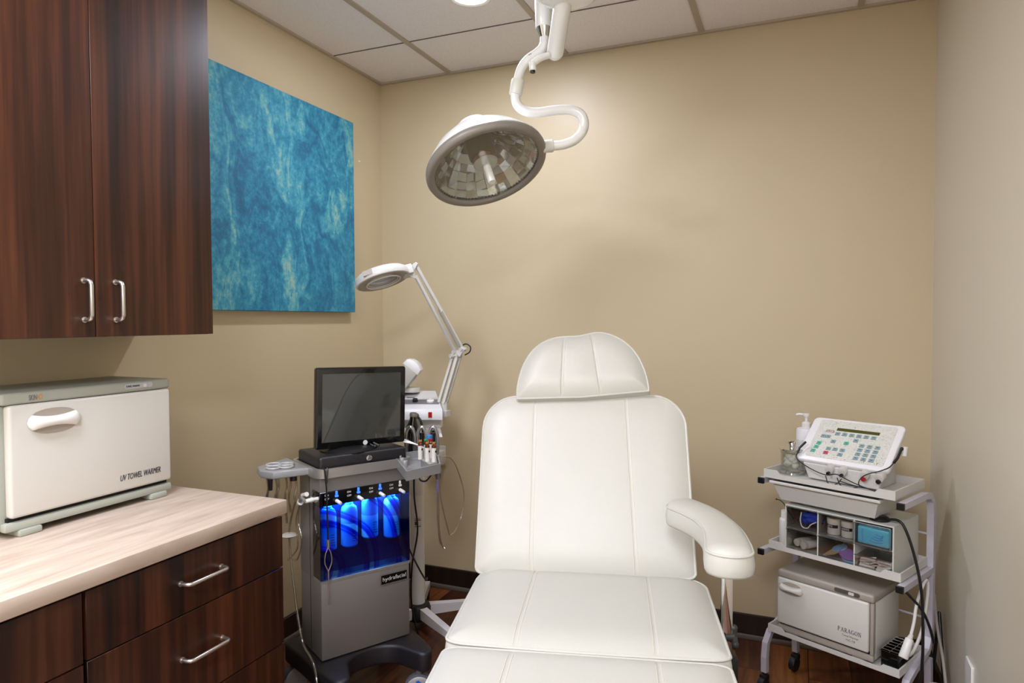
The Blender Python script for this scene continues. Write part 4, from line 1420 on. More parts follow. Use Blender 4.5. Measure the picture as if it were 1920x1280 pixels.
def trolley():
    t = thing('trolley', 'lilac-grey metal trolley with three off-white shelves in the right corner', 'trolley', TO, TA)
    notch_tray(ZB, ZB + .026).build('shelf', M['shelf'], t, smooth=False)
    notch_tray(ZM, ZM + .028).build('shelf', M['shelf'], t, smooth=False)
    notch_tray(ZT, ZT + .03, SX0 - .01, SX1 - .012, -.02, SD, True).build('shelf', M['shelf'], t, smooth=False)
    yb = SD + .004
    S = .021
    for x in (SX0 - .014, SX1 + .008):
        # bent side frame: top arm, rear post, lower leg
        pts = [(x, -.03, ZT - .012), (x, yb - .07, ZT - .012), (x, yb - .03, ZT - .018), (x, yb - .008, ZT - .04), (x, yb, ZT - .08), (x, yb, .34), (x, yb - .006, .30), (x, yb - .03, .262), (x, .10, .235), (x, .04, .215), (x, .012, .18), (x, .005, .13), (x, .005, .075)]
        f = MB().tube(pts, 0, square=(S, S * .95))
        f.tube([(x, -.028, ZM - .012), (x, yb - .01, ZM - .012)], 0, square=(S, S * .95))
        f.tube([(x, yb - .01, .23), (x, yb, .075)], 0, square=(S, S * .95))
        o = f.build('side_frame', M['trolley'], t, smooth=False)
        for z in (ZT - .012, ZM - .012):
            yy = -.034 if z > .7 else -.032
            MB().box(x - S / 2 - .0005, x + S / 2 + .0005, yy - .003, yy + .008, z - S / 2, z + S / 2, .001, 1).build('end_cap', M['black'], o)
    MB().cyl((SX0 - .014, yb, .65), (SX1 + .008, yb, .65), .004, n=10).build('cross_rod', M['trolley'], t)
    MB().cyl((SX0 - .014, yb, .36), (SX1 + .008, yb, .36), .004, n=10).build('cross_rod', M['trolley'], t)
    for x in (SX0 - .014, SX1 + .008):
        for y in (.005, yb):
            s = -1 if x < .2 else 1
            c = MB().cyl((x - .012, y - .012, .03), (x + .012, y - .012, .03), .0275, n=26, bev=.004).box(x - .014, x + .014, y - .016, y + .012, .045, .066, .004, 2).cyl((x, y, .06), (x, y, .082), .009, n=12)
            c.build('caster', M['rubber'], t)
    # sliding tub under the top shelf
    tub = MB()
    b = bmesh.new()
    def ring(x0, x1, y0, y1, z):
        return [b.verts.new((x, y, z)) for x, y in ((x0, y0), (x1, y0), (x1, y1), (x0, y1))]
    A = ring(SX0 + .018, SX1 - .065, -.012, SD - .03, .792)
    B = ring(SX0 + .040, SX1 - .085, .012, SD - .05, .728)
    A2 = ring(SX0 + .023, SX1 - .07, -.007, SD - .035, .792)
    B2 = ring(SX0 + .045, SX1 - .09, .016, SD - .054, .732)
    for P_, Q_ in ((A, B), (A2, B2), (A, A2)):
        for i in range(4):
            b.faces.new((P_[i], P_[(i + 1) % 4], Q_[(i + 1) % 4], Q_[i]))
    b.faces.new(B)
    b.faces.new(B2)
    bmesh.ops.recalc_face_normals(b, faces=b.faces)
    tub._merge(b)
    for x0_, x1_ in ((SX0 + .01, SX0 + .02), (SX1 - .067, SX1 - .057)):
        tub.box(x0_, x1_, -.015, SD - .03, .788, .797)
    tub.box(SX0 + .01, SX1 - .057, -.020, -.010, .787, .797, .002, 1)
    tub.build('sliding_tub', M['shelf'], t, smooth=False)
M['shelf'] = simple('off_white_shelf', '#d0cdc6', .35)
trolley()

def local(p):
    c, s = math.cos(R(TA)), math.sin(R(TA))
    return (TO[0] + p[0] * c - p[1] * s, TO[1] + p[0] * s + p[1] * c, p[2])

def towel_warmer_small():
    z = ZB + .0045
    t = thing('towel_warmer', 'smaller white towel warmer with taupe top on the bottom shelf of the trolley', 'towel warmer', local((.088, .012, z)), TA)
    W2, D, H = .33, .216, .232
    MB().box(0, W2, .02, D, .01, H - .028, .005, 2).build('casing', M['offwhite'], t)
    MB().box(-.001, W2 + .001, -.003, D, H - .028, H, .008, 3).build('top_cover', M['taupe'], t)
    MB().box(0, W2, .0, .02, .008, .03, .005, 2).box(W2 - .012, W2, .0, .02, .03, H - .028, .004, 2).build('front_frame', M['taupe'], t)
    MB().box(.004, W2 - .014, .006, .02, .0305, .037).build('door_gap', M['dark'], t, smooth=False)
    d = MB().box(-.001, W2 - .014, -.006, .02, .037, H - .0285, .006, 3).build('door', M['offwhite'], t)
    warmer_handle(d, FM(.052, -.0065, .172), .085, .045, M['offwhite'], M['taupe'])
    pl = MB().prism(rrect(-.042, .042, -.007, .007, .0068), 0, .0012, M=FM(.245, -.0032, H - .0135)).build('switch_plate', M['dark_taupe'], t)
    MB().prism(rrect(.006, .024, -.0045, .0045, .002), .001, .004, M=FM(.245, -.0032, H - .0135)).build('switch', M['offwhite'], pl)
    # serif capitals drawn with thick and thin strokes
    L_ = []
    Wd, hgt, th, tn = .0095, .014, .0016, .0006
    def letter(ch, x):
        def s(x0, y0, x1, y1, w_):
            L_.append((x + x0 * Wd, y0 * hgt, x + x1 * Wd, y1 * hgt, w_))
        def foot(xc, y):
            s(xc - .18, y, xc + .18, y, tn)
        def arc(cx, cy, rx, ry, a0, a1, w_):
            n = 10
            for i in range(n):
                u, v = R(a0 + (a1 - a0) * i / n), R(a0 + (a1 - a0) * (i + 1) / n)
                ww = tn + (w_ - tn) * abs(math.cos((u + v) / 2))
                s(cx + rx * math.cos(u), cy + ry * math.sin(u), cx + rx * math.cos(v) , cy + ry * math.sin(v), ww)
        if ch in 'PR':
            s(.2, 0, .2, 1, th); foot(.2, 0); foot(.2, 1)
            s(.2, 1, .45, 1, tn); s(.2, .48, .45, .48, tn)
            arc(.42, .74, .3, .26, -90, 90, th)
            if ch == 'R':
                s(.4, .48, .85, 0, th); foot(.86, 0)
        if ch == 'A':
            s(.08, 0, .46, 1, tn); s(.46, 1, .86, 0, th); foot(.08, 0); foot(.86, 0); s(.2, .34, .7, .34, tn)
        if ch == 'G':
            arc(.5, .5, .42, .5, 45, 325, th); s(.85, .02, .85, .42, th); foot(.82, .42)
        if ch == 'O':
            arc(.5, .5, .42, .5, 0, 360, th)
        if ch == 'N':
            s(.14, 0, .14, 1, tn); s(.14, 1, .86, 0, th); s(.86, 0, .86, 1, tn); foot(.14, 0); foot(.1, 1); foot(.86, 1)
    for i, ch in enumerate('PARAGON'):
        letter(ch, i * .0112)
    strokes('lettering', L_, M['ink'], d, FM(.217, -.0062, .083))
    text('lettering', 'Towel Warmer', .0105, M['ink'], d, FM(.231, -.0062, .069), width=.054, thin=.0002)
    text('lettering', 'HC-78', .0105, M['ink'], d, FM(.245, -.0062, .056), width=.028, thin=.0002)
    for x in (.03, W2 - .07):
        for y in (.004, D - .05):
            MB().box(x, x + .04, y, y + .04, 0, .0095, .002, 1).build('foot', M['taupe'], t)
M['dark_taupe'] = simple('dark_taupe', '#57504a', .4)
towel_warmer_small()

# organiser of clear drawers
OX0, OX1, OZ0, OZ1 = .110, .475, ZM + .0045, .713
OZ0 = ZM + .0042
def organiser():
    t = thing('drawer_organiser', 'off-white desktop organiser with six clear drawers on the trolley middle shelf', 'drawer organiser', TO, TA)
    y0, y1 = .016, .226
    b = MB()
    T = .0045
    b.box(OX0, OX0 + T, y0, y1, OZ0, OZ1).box(OX1 - T, OX1, y0, y1, OZ0, OZ1)
    b.box(OX0 + T, OX1 - T, y0, y1, OZ1 - T, OZ1).box(OX0 + T, OX1 - T, y0, y1, OZ0, OZ0 + .003).box(OX0 + T, OX1 - T, y1 - T, y1, OZ0 + .003, OZ1 - T)
    zs = (OZ0 + OZ1) / 2
    xd = [OX0 + T, .229, .352, OX1 - T]
    for x in xd[1:3]:
        b.box(x - .002, x + .002, y0, y1 - T, OZ0 + .003, OZ1 - T)
    for i in range(3):
        b.box(xd[i] + .002, xd[i + 1] - .002, y0 + .004, y1 - T, zs - .0012, zs + .0012)
    b.build('body', M['organ'], t, smooth=False)
    cells = {}
    for i in range(3):
        for j in range(2):
            x0, x1 = xd[i] + .003, xd[i + 1] - .003
            z0, z1 = (OZ0 + .0035, zs - .002) if j == 0 else (zs + .0018, OZ1 - T - .001)
            pull = -.012 if (i == 2 and j == 1) else 0.
            h = z1 - z0
            zt = z1 - (.0 if not (i == 2 and j == 0) else h * .42)
            d = MB()
            yf = y0 - .001 + pull
            d.box(x0, x1, yf, yf + .002, z0, zt)
            d.box(x0, x1, yf + .002, y1 - .03, z0, z0 + .0015)
            d.box(x0, x0 + .0012, yf + .002, y1 - .03, z0 + .0015, zt - .003).box(x1 - .0012, x1, yf + .002, y1 - .03, z0 + .0015, zt - .003)
            dr = d.build('drawer', M['clear'], t, smooth=False)
            MB().box(x0 - .001, x1 + .001, yf - .006, yf + .001, zt - .003, zt).build('grip_lip', M['lip'], dr, smooth=False)
            MB().box(x0, x1, yf - .001, yf + .001, z0, z0 + .002).build('drawer_edge', M['lip_dark'], dr, smooth=False)
            cells[(i, j)] = (x0 + .002, x1 - .002, z0 + .002, zt)
    return cells
M['organ'] = simple('organiser_plastic', '#cfd0c9', .4)
M['lip'] = clear('clear_lip', '#dcdcdc', base=.3, edge=.8)
M['lip_dark'] = simple('smoky_edge', '#4a4a4c', .3)
cells = organiser()
def TH(name, label, cat, group=None):
    return thing(name, label, cat, TO, TA, group)
# blue mesh puff with a white cord
x0, x1, z0, z1 = cells[(0, 1)]
t = TH('mesh_puff', 'blue mesh puff with a white looped cord in the top left organiser drawer', 'mesh puff')
b = MB()
rn = random.Random(5)
for i in range(26):
    a_ = rn.uniform(0, 2 * PI); e_ = rn.uniform(-.5, 1.2)
    c = Vector((x0 + .072 + .022 * math.cos(a_) * math.cos(e_), .052 + .018 * math.sin(a_) * math.cos(e_), z0 + .032 + .022 * math.sin(e_)))
    b.ball(c, .012 + rn.random() * .006, 10, (1.3, 1, .6), M=None)
b.build('puff', M['bluecloth'], t)
MB().tube([(x0 + .046, .026, z0 + .058), (x0 + .043, .024, z0 + .03), (x0 + .05, .024, z0 + .008), (x0 + .068, .024, z0 + .006), (x0 + .082, .024, z0 + .022), (x0 + .1, .026, z0 + .034)], .0022, 8, 8).build('cord', M['white_plastic'], t)
t = tag(MB().tube([local((x0 + .004, .03, z0 + .066)), local((x0 + .02, .035, z0 + .03)), local((x0 + .034, .05, z0 + .004))], .0016, 6).tube([local((x0 + .005, .04, z0 + .006)), local((x0 + .025, .045, z0 + .028)), local((x0 + .04, .05, z0 + .045))], .0016, 6).build('hair_pins', M['amber'], None), 'thin brown wire pins crossed in the top left organiser drawer', 'pins')
# two labelled jars
x0, x1, z0, z1 = cells[(1, 1)]
for i, (cx, word, lab) in enumerate(((.034, 'SPA', 'left of the two white jars with black label in the top middle organiser drawer'), (.082, 'MASSAGE', 'right of the two white jars with black label in the top middle organiser drawer'))):
    t = TH('jar', lab, 'jar', 'white jars in the organiser')
    c = Matrix.Translation((x0 + cx, .055, z0))
    MB().lathe([(0, 0), (.02, 0), (.022, .003), (.022, .042), (0, .042)], 28, c).build('body', M['jar'], t)
    MB().lathe([(0, .042), (.0235, .042), (.0235, .054), (.022, .056), (0, .056)], 28, c).build('lid', M['lidcream'], t)
    def f(u, v):
        a_ = R(-145 + 110 * u)
        return c @ Vector((.0223 * math.cos(a_), .0223 * math.sin(a_), .024 + .011 * v))
    lb = MB().sheet(f, 12, 1).build('label', M['black'], t)
    text('lettering', word, .009, M['white_ink'], lb, FM(x0 + cx - .012, .0322, z0 + .027), width=.024 if i else .016)

# cyan packet
x0, x1, z0, z1 = cells[(2, 1)]
t = TH('packet', 'bright cyan printed packet filling the top right organiser drawer', 'packet')
MB().box(x0 + .004, x1 - .004, .014, .06, z0 + .001, z1 - .012, .008, 3).build('wrapper', M['cyan'], t)
b = MB()
for i in range(4):
    b.tube([(x0 + .045 + i * .006, .0135, z0 + .02 + i * .007), (x0 + .06 + i * .008, .0132, z0 + .014 + i * .008), (x0 + .085, .0135, z0 + .018 + i * .009)], .0007, 6, 6)
b.build('print', M['blue'], t)
MB().box(x0 + .018, x0 + .023, .0125, .015, z0 + .008, z1 - .02, .001, 1).build('seam', M['sky'], t)
# tubes in the lower left drawer
x0, x1, z0, z1 = cells[(0, 0)]
for i, (dx, dy, lab) in enumerate(((.018, .06, 'cream tube lying left in the lower left organiser drawer'), (.05, .045, 'white screw-cap tube lying right in the lower left organiser drawer'))):
    t = TH('cream_tube', lab, 'tube', 'cream tubes in the organiser')
    MB().cyl((x0 + dx, dy + .008, z0 + .016), (x0 + dx + .035, dy + .11, z0 + .016), .0145, .013, 20, .002).build('body', M['frost'], t)
    MB().cyl((x0 + dx - .004, dy - .006, z0 + .016), (x0 + dx, dy + .008, z0 + .016), .0135, .0135, 20, .002).build('cap', M['lidcream'], t)
# pads
x0, x1, z0, z1 = cells[(1, 0)]
for i, (cx, cy, rx, mat, rot, zz, lab) in enumerate(((.09, .06, .032, 'sky', 0, 0., 'pale blue felt pad at the bottom of the lower middle organiser drawer'), (.085, .05, .03, 'purple', 14, .012, 'purple felt pad lying in the lower middle organiser drawer'), (.05, .065, .028, 'sky2', -20, .022, 'light blue felt pad leaning at the back of the lower middle organiser drawer'))):
    e = [(rx * math.cos(2 * PI * k / 24), rx * .75 * math.sin(2 * PI * k / 24)) for k in range(24)]
    Mx = Matrix.Translation((x0 + cx, cy, z0 + .01 + zz)) @ Matrix.Rotation(R(32 + rot * .4), 4, 'X') @ Matrix.Rotation(R(rot), 4, 'Y')
    o = MB().prism(e, -.003, .003, .002, 1, M=Mx)
    t = TH('felt_pad', lab, 'pad', 'felt pads in the organiser')
    o.build('pad', M['sky'] if mat.startswith('sky') else M['purple'], t)
t = TH('cotton_swabs', 'bundle of wooden sticks in the lower middle organiser drawer', 'sticks')
for k in range(7):
    MB().cyl((x0 + .012 + k * .005, .022 + k * .001, z0 + .008 + k * .0012), (x0 + .034 + k * .006, .09, z0 + .03), .0018, n=8).build('stick', M['kraft'], t)
# sachets
x0, x1, z0, z1 = cells[(2, 0)]
rn = random.Random(11)
for k in range(9):
    lab = ['flat white paper sachet, one of the loose pile in the lower right organiser drawer'][0]
    o = MB().prism([(-.024, -.014), (.024, -.014), (.024, .014), (-.024, .014)], -.0012, .0012)
    Mx = Matrix.Translation(local((x0 + .026 + (k % 4) * .019, .04 + rn.random() * .02, z0 + .008 + k * .0018))) @ Matrix.Rotation(R(TA + rn.uniform(-50, 50)), 4, 'Z') @ Matrix.Rotation(R(rn.uniform(-18, 38)), 4, 'X') @ Matrix.Rotation(R(rn.uniform(-22, 22)), 4, 'Y')
    tag(o.build('sachet', M['paper'], None, M=Mx, smooth=False), lab, 'sachet', 'paper sachets in the organiser')
t = TH('white_cards', 'stack of white cards leaning at the right of the lower right organiser drawer', 'cards')
MB().box(x0 + .062, x1 - .004, .0205, .04, z0, z0 + .008, .001, 1).build('stack', M['paper'], t)

# bottle beside the organiser
t = thing('lotion_bottle', 'small white flip-cap bottle standing left of the clear-drawer organiser', 'bottle', local((.087, .062, ZM + .0042)), TA)
MB().lathe([(0, 0), (.019, 0), (.021, .003), (.021, .092), (.019, .098), (.015, .101), (0, .101)], 28).build('body', M['frost'], t)
MB().lathe([(0, .101), (.015, .101), (.015, .126), (.014, .128), (0, .128)], 24).build('cap', M['white_plastic'], t)

# black disc charger with lead on top of the organiser
t = thing('charger_puck', 'black puck with a long black lead on top of the drawer organiser', 'charger', TO, TA)
MB().lathe([(0, 0), (.03, 0), (.031, .004), (.026, .012), (.018, .016), (0, .017)], 28, Matrix.Translation((.415, .06, OZ1 + .0005))).build('puck', M['black'], t)
MB().tube([(.44, .055, OZ1 + .009), (.47, .05, OZ1 + .014), (.492, .045, OZ1 + .002), (.515, .045, .66), (.536, .045, .58), (.548, .046, .50), (.552, .046, .40), (.552, .046, .30), (.545, .045, .22), (.530, .04, .17), (.512, .036, .15)], .0045, 10, 8).ball((.512, .036, .15), .012, 14).build('lead', M['black'], t, 80)
# thin black probe sticking out of the top left drawer
pr = MB().tube([local((.075, .02, .722)), local((.09, .02, .720)), local((.105, .018, .71)), local((.118, .02, .69)), local((.135, .03, .66))], .0016, 8, 6).ball(local((.074, .02, .722)), .003, 10)
tag(pr.build('probe', M['black'], None), 'thin black bent probe sticking out left of the organiser', 'probe')

# black box with wire rack
t = thing('steriliser_tray', 'black square box with a chrome wire rack on top beside the small towel warmer', 'tray', local((.432, .035, ZB + .0045)), TA)
MB().basin(rrect(0, .055, 0, .13, .004, 3), 0, .052, .003, .003).build('box', M['black_gloss'], t)
b = MB()
for i in range(6):
    y = .006 + i * .0235
    b.cyl((-.002, y, .056), (.057, y, .056), .0015, n=8)
for x in (.0, .0275, .055):
    b.cyl((x, -.002, .0535), (x, .132, .0535), .0018, n=8)
b.build('wire_rack', M['chrome'], t)

# white hand piece on a coiled white lead hanging on the post
t = thing('hand_piece', 'white hand piece on a looped white lead hanging by the trolley right post', 'hand piece', TO, TA)
MB().cyl((.503, .025, .294), (.512, .055, .352), .0145, .0125, 22, .004).build('body', M['white_plastic'], t)
MB().cyl((.511, .053, .349), (.514, .064, .363), .009, .006, 16).build('collar', M['offwhite'], t)
MB().tube([(.512, .064, .362), (.515, .08, .40), (.515, .10, .45), (.518, .14, .50), (.520, .17, .515), (.522, .18, .49), (.520, .17, .42), (.515, .15, .35), (.508, .11, .30), (.502, .08, .285), (.500, .07, .30)], .005, 10, 8).build('lead', M['white_plastic'], t, 80)

# ------------------------------------------------------------------ microcurrent console on the top shelf
def console():
    ZS = ZT + .0045
    zb = ZS + .002
    t = thing('microcurrent_console', 'white tilted control console with rows of keys on top of the trolley', 'console', TO, TA)
    o = Vector((.128, .05, .878))
    up = Vector((0, .15, .132)).normalized()
    Mp = face_M(o, (1, 0, 0), up)          # panel frame: x right, y up the slope, z outward
    Wd, Ht = .314, .205
    MB().prism(rrect(0, Wd, 0, Ht, .018, 6), -.018, 0, .005, 3, M=Mp).build('shell', M['white_enamel2'], t)
    # tapered body beneath
    body = [(.03, ZS), (.225, ZS), (.215, .985), (.20, .985), (.052, .862), (.045, .85)]
    Mx = Matrix(((0, 0, 1, .128 + .045), (1, 0, 0, 0), (0, 1, 0, 0), (0, 0, 0, 1)))
    MB().prism([(.062, ZS), (.215, ZS), (.198, .978), (.19, .985), (.066, .862)], 0, .235, .004, 2, M=Mx).build('body', M['grey_shell2'], t)
    fr = MB().prism([(.128 + .05, ZS + .004), (.128 + .285, ZS + .004), (.128 + .305, .866), (.128 + .03, .868)], 0, .02, .003, 1, M=Matrix(((1, 0, 0, 0), (0, 0, 1, .048), (0, 1, 0, 0), (0, 0, 0, 1))))
    fr.build('front_skirt', M['grey_shell2'], t)
    ov = MB().prism(rrect(.03, Wd - .022, .018, Ht - .012, .008, 4), -.0005, .0012, M=Mp).build('overlay', M['pattern'], t)
    MB().box(.098, .243, .148, .161, .001, .002, M=Mp).build('display', M['lcd'], ov, smooth=False)
    text('lettering', 'APEX III', .012, M['red_ink'], ov, Mp @ Matrix.Translation((.062, .139, .0013)), width=.03)
    MB().box(.060, .094, .1365, .1375, .0012, .0016, M=Mp).build('underline', M['red_ink'], ov, smooth=False)
    def key(x, y, mat):
        k = MB().prism(rrect(x - .008, x + .008, y - .0065, y + .0065, .002, 3), .001, .0026, M=Mp).build('key', M[mat], t)
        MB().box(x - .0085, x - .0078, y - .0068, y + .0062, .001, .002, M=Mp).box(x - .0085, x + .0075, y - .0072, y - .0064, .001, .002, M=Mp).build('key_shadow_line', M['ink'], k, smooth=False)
        MB().box(x - .004, x + .004, y - .001, y + .001, .0026, .003, M=Mp).build('key_print', M['ink'], k, smooth=False)
    for i in range(6):
        key(.107 + i * .0245, .1345, 'blue_key')
    key(.062, .117, 'blue_key'); key(.079, .117, 'blue_key')
    key(.177, .113, 'blue_key'); key(.104, .097, 'blue_key'); key(.150, .096, 'teal_key')
    key(.058, .083, 'teal_key'); key(.055, .064, 'teal_key'); key(.050, .045, 'teal_key')
    key(.099, .063, 'blue_key'); key(.122, .063, 'blue_key'); key(.147, .063, 'blue_key')
    key(.096, .043, 'pink_key'); key(.145, .043, 'blue_key')
    for r_ in range(4):
        for c_ in range(3):
            key(.203 + c_ * .0255 - .001 * r_, .094 - r_ * .019, 'blue_key')
    dots = MB()
    for x, y in ((.112, .174), (.155, .172), (.152, .107), (.15, .085), (.062, .094), (.06, .074), (.129, .026), (.167, .024)):
        dots.lathe([(0, 0), (.0012, 0), (.0012, .0006), (0, .0006)], 10, Mp @ Matrix.Translation((x, y, .0012)))
    dots.build('indicator_dots', M['ink'], ov)
    text('lettering', '- I', .011, M['ink'], ov, Mp @ Matrix.Translation((.222, .022, .0013)))
    text('lettering', '- T', .011, M['ink'], ov, Mp @ Matrix.Translation((.262, .022, .0013)))
    # four scallops with sockets along the lower edge
    for i, x in enumerate((.128, .172, .245, .292)):
        xx = .128 + x
        MB().cyl((xx, .034, .856), (xx, .06, .864), .0145, .016, 22, .003).build('socket_scallop', M['grey_shell2'], t)
        if i >= 2:
            MB().cyl((xx - .002, .030, .845), (xx - .002, .045, .846), .0075, n=18, bev=.001).build('socket', M['red'] if i == 2 else M['black'], t)
        else:
            MB().cyl((xx, .026, .846), (xx, .045, .848), .0055, n=14).build('socket', M['black'], t)
M['grey_shell2'] = simple('white_grey_shell', '#c9c6c1', .4)
M['red_ink'] = simple('red_ink', '#8c3038', .5)
console()
t = thing('probe_lead', 'thin black lead with a black probe clipped left of the tilted console', 'lead', TO, TA)
MB().tube([(.150, .085, .935), (.138, .065, .915), (.135, .055, .898)], .004, 10).build('probe_grip', M['black'], t)
MB().tube([(.135, .055, .898), (.137, .04, .885), (.155, .03, .872), (.19, .022, .858), (.23, .018, .846), (.262, .014, .844), (.29, .012, .852), (.31, .014, .846), (.345, .010, .835), (.40, .008, .822), (.44, .012, .816), (.446, .02, .816), (.42, .024, .818), (.35, .02, .822), (.30, .016, .83)], .0018, 8, 8).tube([(.255, .014, .84), (.27, -.002, .822), (.285, -.006, .816), (.30, .004, .824), (.31, .012, .84)], .0018, 8, 8).build('wire', M['black'], t, 80)
t = thing('probe_lead', 'thin black lead with a probe clipped right of the tilted console', 'lead', TO, TA)
MB().tube([(.455, .12, .945), (.452, .10, .92), (.446, .085, .905)], .0045, 10).ball((.456, .123, .948), .006, 12).build('probe_grip', M['black'], t)
MB().cyl((.462, .128, .925), (.466, .13, .955), .008, .007, 14).build('clip', M['frost'], t)
MB().tube([(.446, .085, .905), (.44, .06, .892), (.42, .035, .88), (.39, .024, .868), (.37, .02, .852), (.365, .012, .836), (.37, .004, .826), (.35, -.006, .818), (.33, -.008, .815), (.31, .0, .822), (.295, .012, .84)], .0018, 8, 8).build('wire', M['black'], t, 80)

# glass jar with chrome lid and a pump bottle on the top shelf
t = thing('glass_jar', 'clear glass jar with a chrome lid and knob at the left of the top shelf', 'jar', local((.098, .085, ZT + .0045)), TA)
MB().lathe([(0, 0), (.045, 0), (.048, .004), (.046, .01), (.038, .014), (.036, .02), (.038, .03), (.040, .09), (.0375, .09), (.0355, .03), (.033, .02), (0, .018)], 40).build('glass', M['glass'], t)
MB().lathe([(0, .09), (.045, .09), (.046, .092), (.044, .095), (.01, .097), (.0085, .104), (.012, .112), (.0125, .12), (.010, .122), (0, .122)], 36).build('lid', M['chrome'], t)
t = thing('cotton_ball', 'white cotton inside the clear glass jar with chrome lid', 'cotton', local((.098, .085, ZT + .024)), TA)
b = MB()
rn = random.Random(2)
for k in range(12):
    a_ = rn.uniform(0, 2 * PI)
    b.ball((.013 * math.cos(a_), .013 * math.sin(a_), .012 + rn.random() * .034), .0155, 12, (1, 1, .8))
b.build('cotton', M['cotton'], t)
t = thing('pump_bottle', 'white pump bottle with a printed label behind the tilted console', 'bottle', local((.100, .19, ZT + .0045)), TA)
MB().lathe([(0, 0), (.032, 0), (.035, .003), (.035, .150), (.033, .156), (.018, .160), (0, .160)], 36).build('body', M['pump'], t)
MB().lathe([(0, .160), (.0165, .160), (.0165, .176), (.013, .18), (.0055, .182), (.0055, .20), (0, .20)], 24).build('collar', M['frost'], t)
MB().tube([(-.036, -.004, .204), (-.028, -.003, .2075), (0, 0, .2075), (.01, .002, .207)], .0048, 12).lathe([(0, .198), (.008, .198), (.012, .206), (.011, .2125), (0, .213)], 20).build('pump_head', M['frost'], t)
def f(u, v):
    a_ = R(-130 + 120 * u)
    return Vector((.0353 * math.cos(a_), .0353 * math.sin(a_), .05 + .065 * v))
MB().sheet(f, 14, 1).build('label', M['label_print'], t)


# ------------------------------------------------------------------ right wall outlet and cords
t = thing('wall_outlet', 'white outlet plate with a grey plug on the right wall at the lower right', 'outlet', (XR, -.690, .29))
MB().box(-.008, 0, -.04, .04, -.06, .06, .002, 1).build('plate', M['white_plastic'], t)
MB().box(-.045, -.008, -.018, .018, -.055, -.02, .004, 2).build('plug', M['plug'], t)
MB().tube([(-.045, 0, -.037), (-.075, .01, -.034), (-.10, .04, -.05), (-.115, .08, -.10), (-.12, .10, -.17), (-.12, .11, -.28)], .006, 10, 8).build('cord', M['plug'], t, 80)
M['plug'] = simple('beige_grey_cord', '#a79f98', .5)
M['outlet_plug'] = M['plug']
c = MB().tube([(2.475, -.345, .42), (2.478, -.35, .36), (2.482, -.37, .30), (2.49, -.42, .22), (2.492, -.47, .13), (2.49, -.5, .05), (2.48, -.52, .008)], .005, 10, 8)
tag(c.build('power_cord', M['plug'], None, 80), 'beige-grey cord dropping behind the trolley right post along the wall', 'cord')
c = MB().tube([(2.497, -.30, .34), (2.497, -.36, .22), (2.495, -.42, .12), (2.49, -.46, .05), (2.48, -.48, .008)], .006, 10, 8).tube([(2.497, -.30, .34), (2.497, -.27, .25), (2.49, -.25, .12), (2.48, -.25, .01)], .006, 10, 8)
tag(c.build('power_cord', M['black'], None, 80), 'thick black cord hanging on the right wall behind the trolley', 'cord')
c = MB().tube([local((.30, .02, ZM - .03)), local((.478, -.02, ZM - .03))], .002, 6)
c.bm.free()
c = MB().tube([local((.50, .02, ZM - .025)), local((.505, .06, .49)), local((.524, .12, .43)), local((.532, .17, .36)), local((.535, .20, .30))], .0045, 10, 8)
tag(c.build('power_cord', M['black'], None, 80), 'short black cord slanting under the middle shelf at the trolley right side', 'cord')
c = MB().tube([local((.49, .02, .15)), local((.48, .0, .19)), local((.50, -.03, .205)), local((.53, -.04, .17)), local((.55, -.045, .10)), local((.555, -.04, .008))], .0045, 10, 8)
tag(c.build('power_cord', M['black'], None, 80), 'black cord looping over the front right corner of the lowest trolley frame', 'cord')

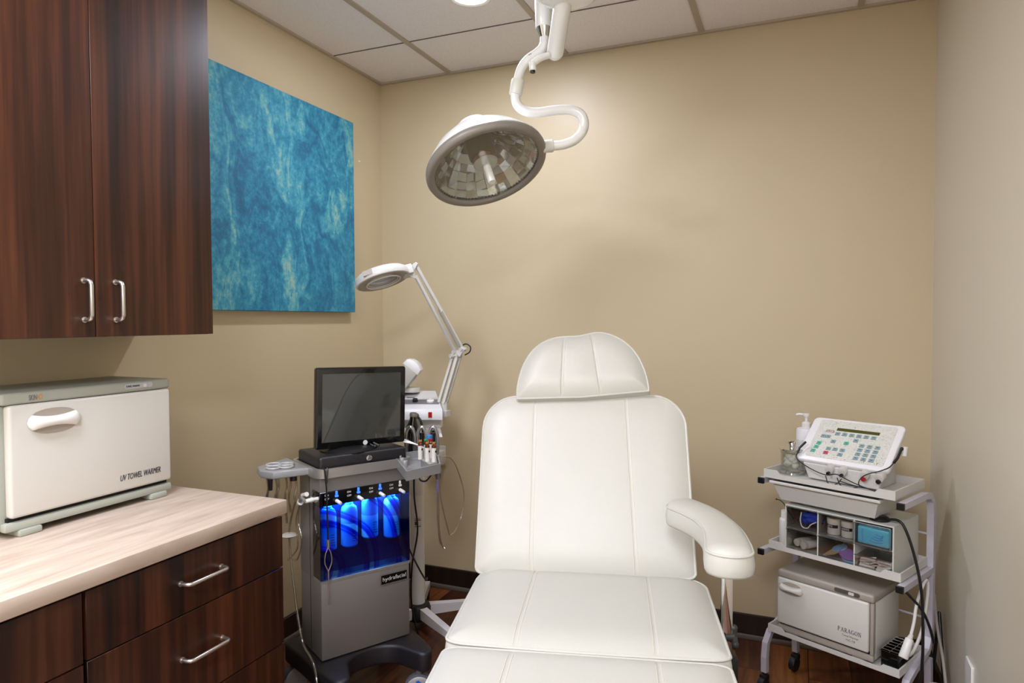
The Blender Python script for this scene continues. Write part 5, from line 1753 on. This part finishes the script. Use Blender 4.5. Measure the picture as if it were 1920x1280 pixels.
# ------------------------------------------------------------------ lights
def area(name, loc, rot, size, power, col, shape='DISK', sy=None, spread=180):
    l = bpy.data.lights.new(name, 'AREA')
    l.shape = shape
    l.size = size
    if sy:
        l.size_y = sy
    l.energy = power
    l.color = col
    l.spread = R(spread)
    o = bpy.data.objects.new(name, l)
    o.location = loc
    o.rotation_euler = rot
    COL.objects.link(o)
    return o
WARM = (.945, 1.0, 1.16)
area('downlight_lamp', (.86, -.69, ZC - .012), (0, 0, 0), .12, 9, WARM)
def troffer(x0, x1, y0, y1, power, label):
    t = thing('ceiling_panel_light', label, 'ceiling light', ((x0 + x1) / 2, (y0 + y1) / 2, ZC))
    w_, h_ = (x1 - x0) / 2, (y1 - y0) / 2
    b = MB()
    for a in ((-w_, -w_ + .02, -h_, h_), (w_ - .02, w_, -h_, h_), (-w_ + .02, w_ - .02, -h_, -h_ + .02), (-w_ + .02, w_ - .02, h_ - .02, h_)):
        b.box(a[0], a[1], a[2], a[3], -.010, 0)
    b.build('frame', M['white_enamel'], t, smooth=False)
    MB().box(-w_ + .02, w_ - .02, -h_ + .02, h_ - .02, -.006, -.002).build('diffuser', M['lamp_panel'], t, smooth=False)
    l = area('panel_lamp', (t.location.x, t.location.y, ZC - .015), (0, 0, 0), 2 * w_ - .06, power, WARM, 'RECTANGLE', 2 * h_ - .06)
troffer(.424, 1.012, -3.456, -2.246, 37, 'rectangular ceiling light panel behind the camera on the cabinet side')
troffer(1.648, 2.236, -4.676, -3.466, 46, 'rectangular ceiling light panel behind the camera on the right')
area('added_daylight_fill', (1.25, YF + .02, 1.6), (R(124), 0, R(180)), 1.5, 38, (.93, 1.0, 1.14), 'RECTANGLE', 1.2)  # added fill lamp at the made-up window, tilted up to lift the ceiling
bl = area('bay_led', (0, 0, 0), (0, 0, 0), .3, 2.4, (.55, .8, 1.0), 'RECTANGLE', .03)
bl.parent = tower_obj
bl.location = (.1715, .03, .733)

w = bpy.data.worlds.new('World')
sc.world = w
w.use_nodes = True
w.node_tree.nodes['Background'].inputs['Color'].default_value = (.75, .85, 1, 1)
w.node_tree.nodes['Background'].inputs['Strength'].default_value = 1.0

# ------------------------------------------------------------------ camera
cam = bpy.data.cameras.new('Camera')
cam.sensor_width = 36
cam.lens = 36 * 1271.97 / 1920
cam.clip_start = .02
co = bpy.data.objects.new('Camera', cam)
COL.objects.link(co)
r = Vector((.92397488, .38243101, -.00411628))
u = Vector((-.00829432, .03079752, .99949123))
f_ = Vector((-.38236321, .92347065, -.03162814))
Mc = Matrix((r, u, -f_)).transposed().to_4x4()
Mc.translation = Vector((2.0103, -3.06605, 1.38))
co.matrix_world = Mc
sc.camera = co

sc.view_settings.view_transform = 'Standard'
sc.view_settings.look = 'None'
sc.view_settings.gamma = 1
sc.view_settings.use_curve_mapping = False
sc.view_settings.exposure = 0.3
sc.cycles.use_denoising = True
sc.cycles.max_bounces = 10
sc.cycles.transparent_max_bounces = 24
sc.cycles.sample_clamp_indirect = 8
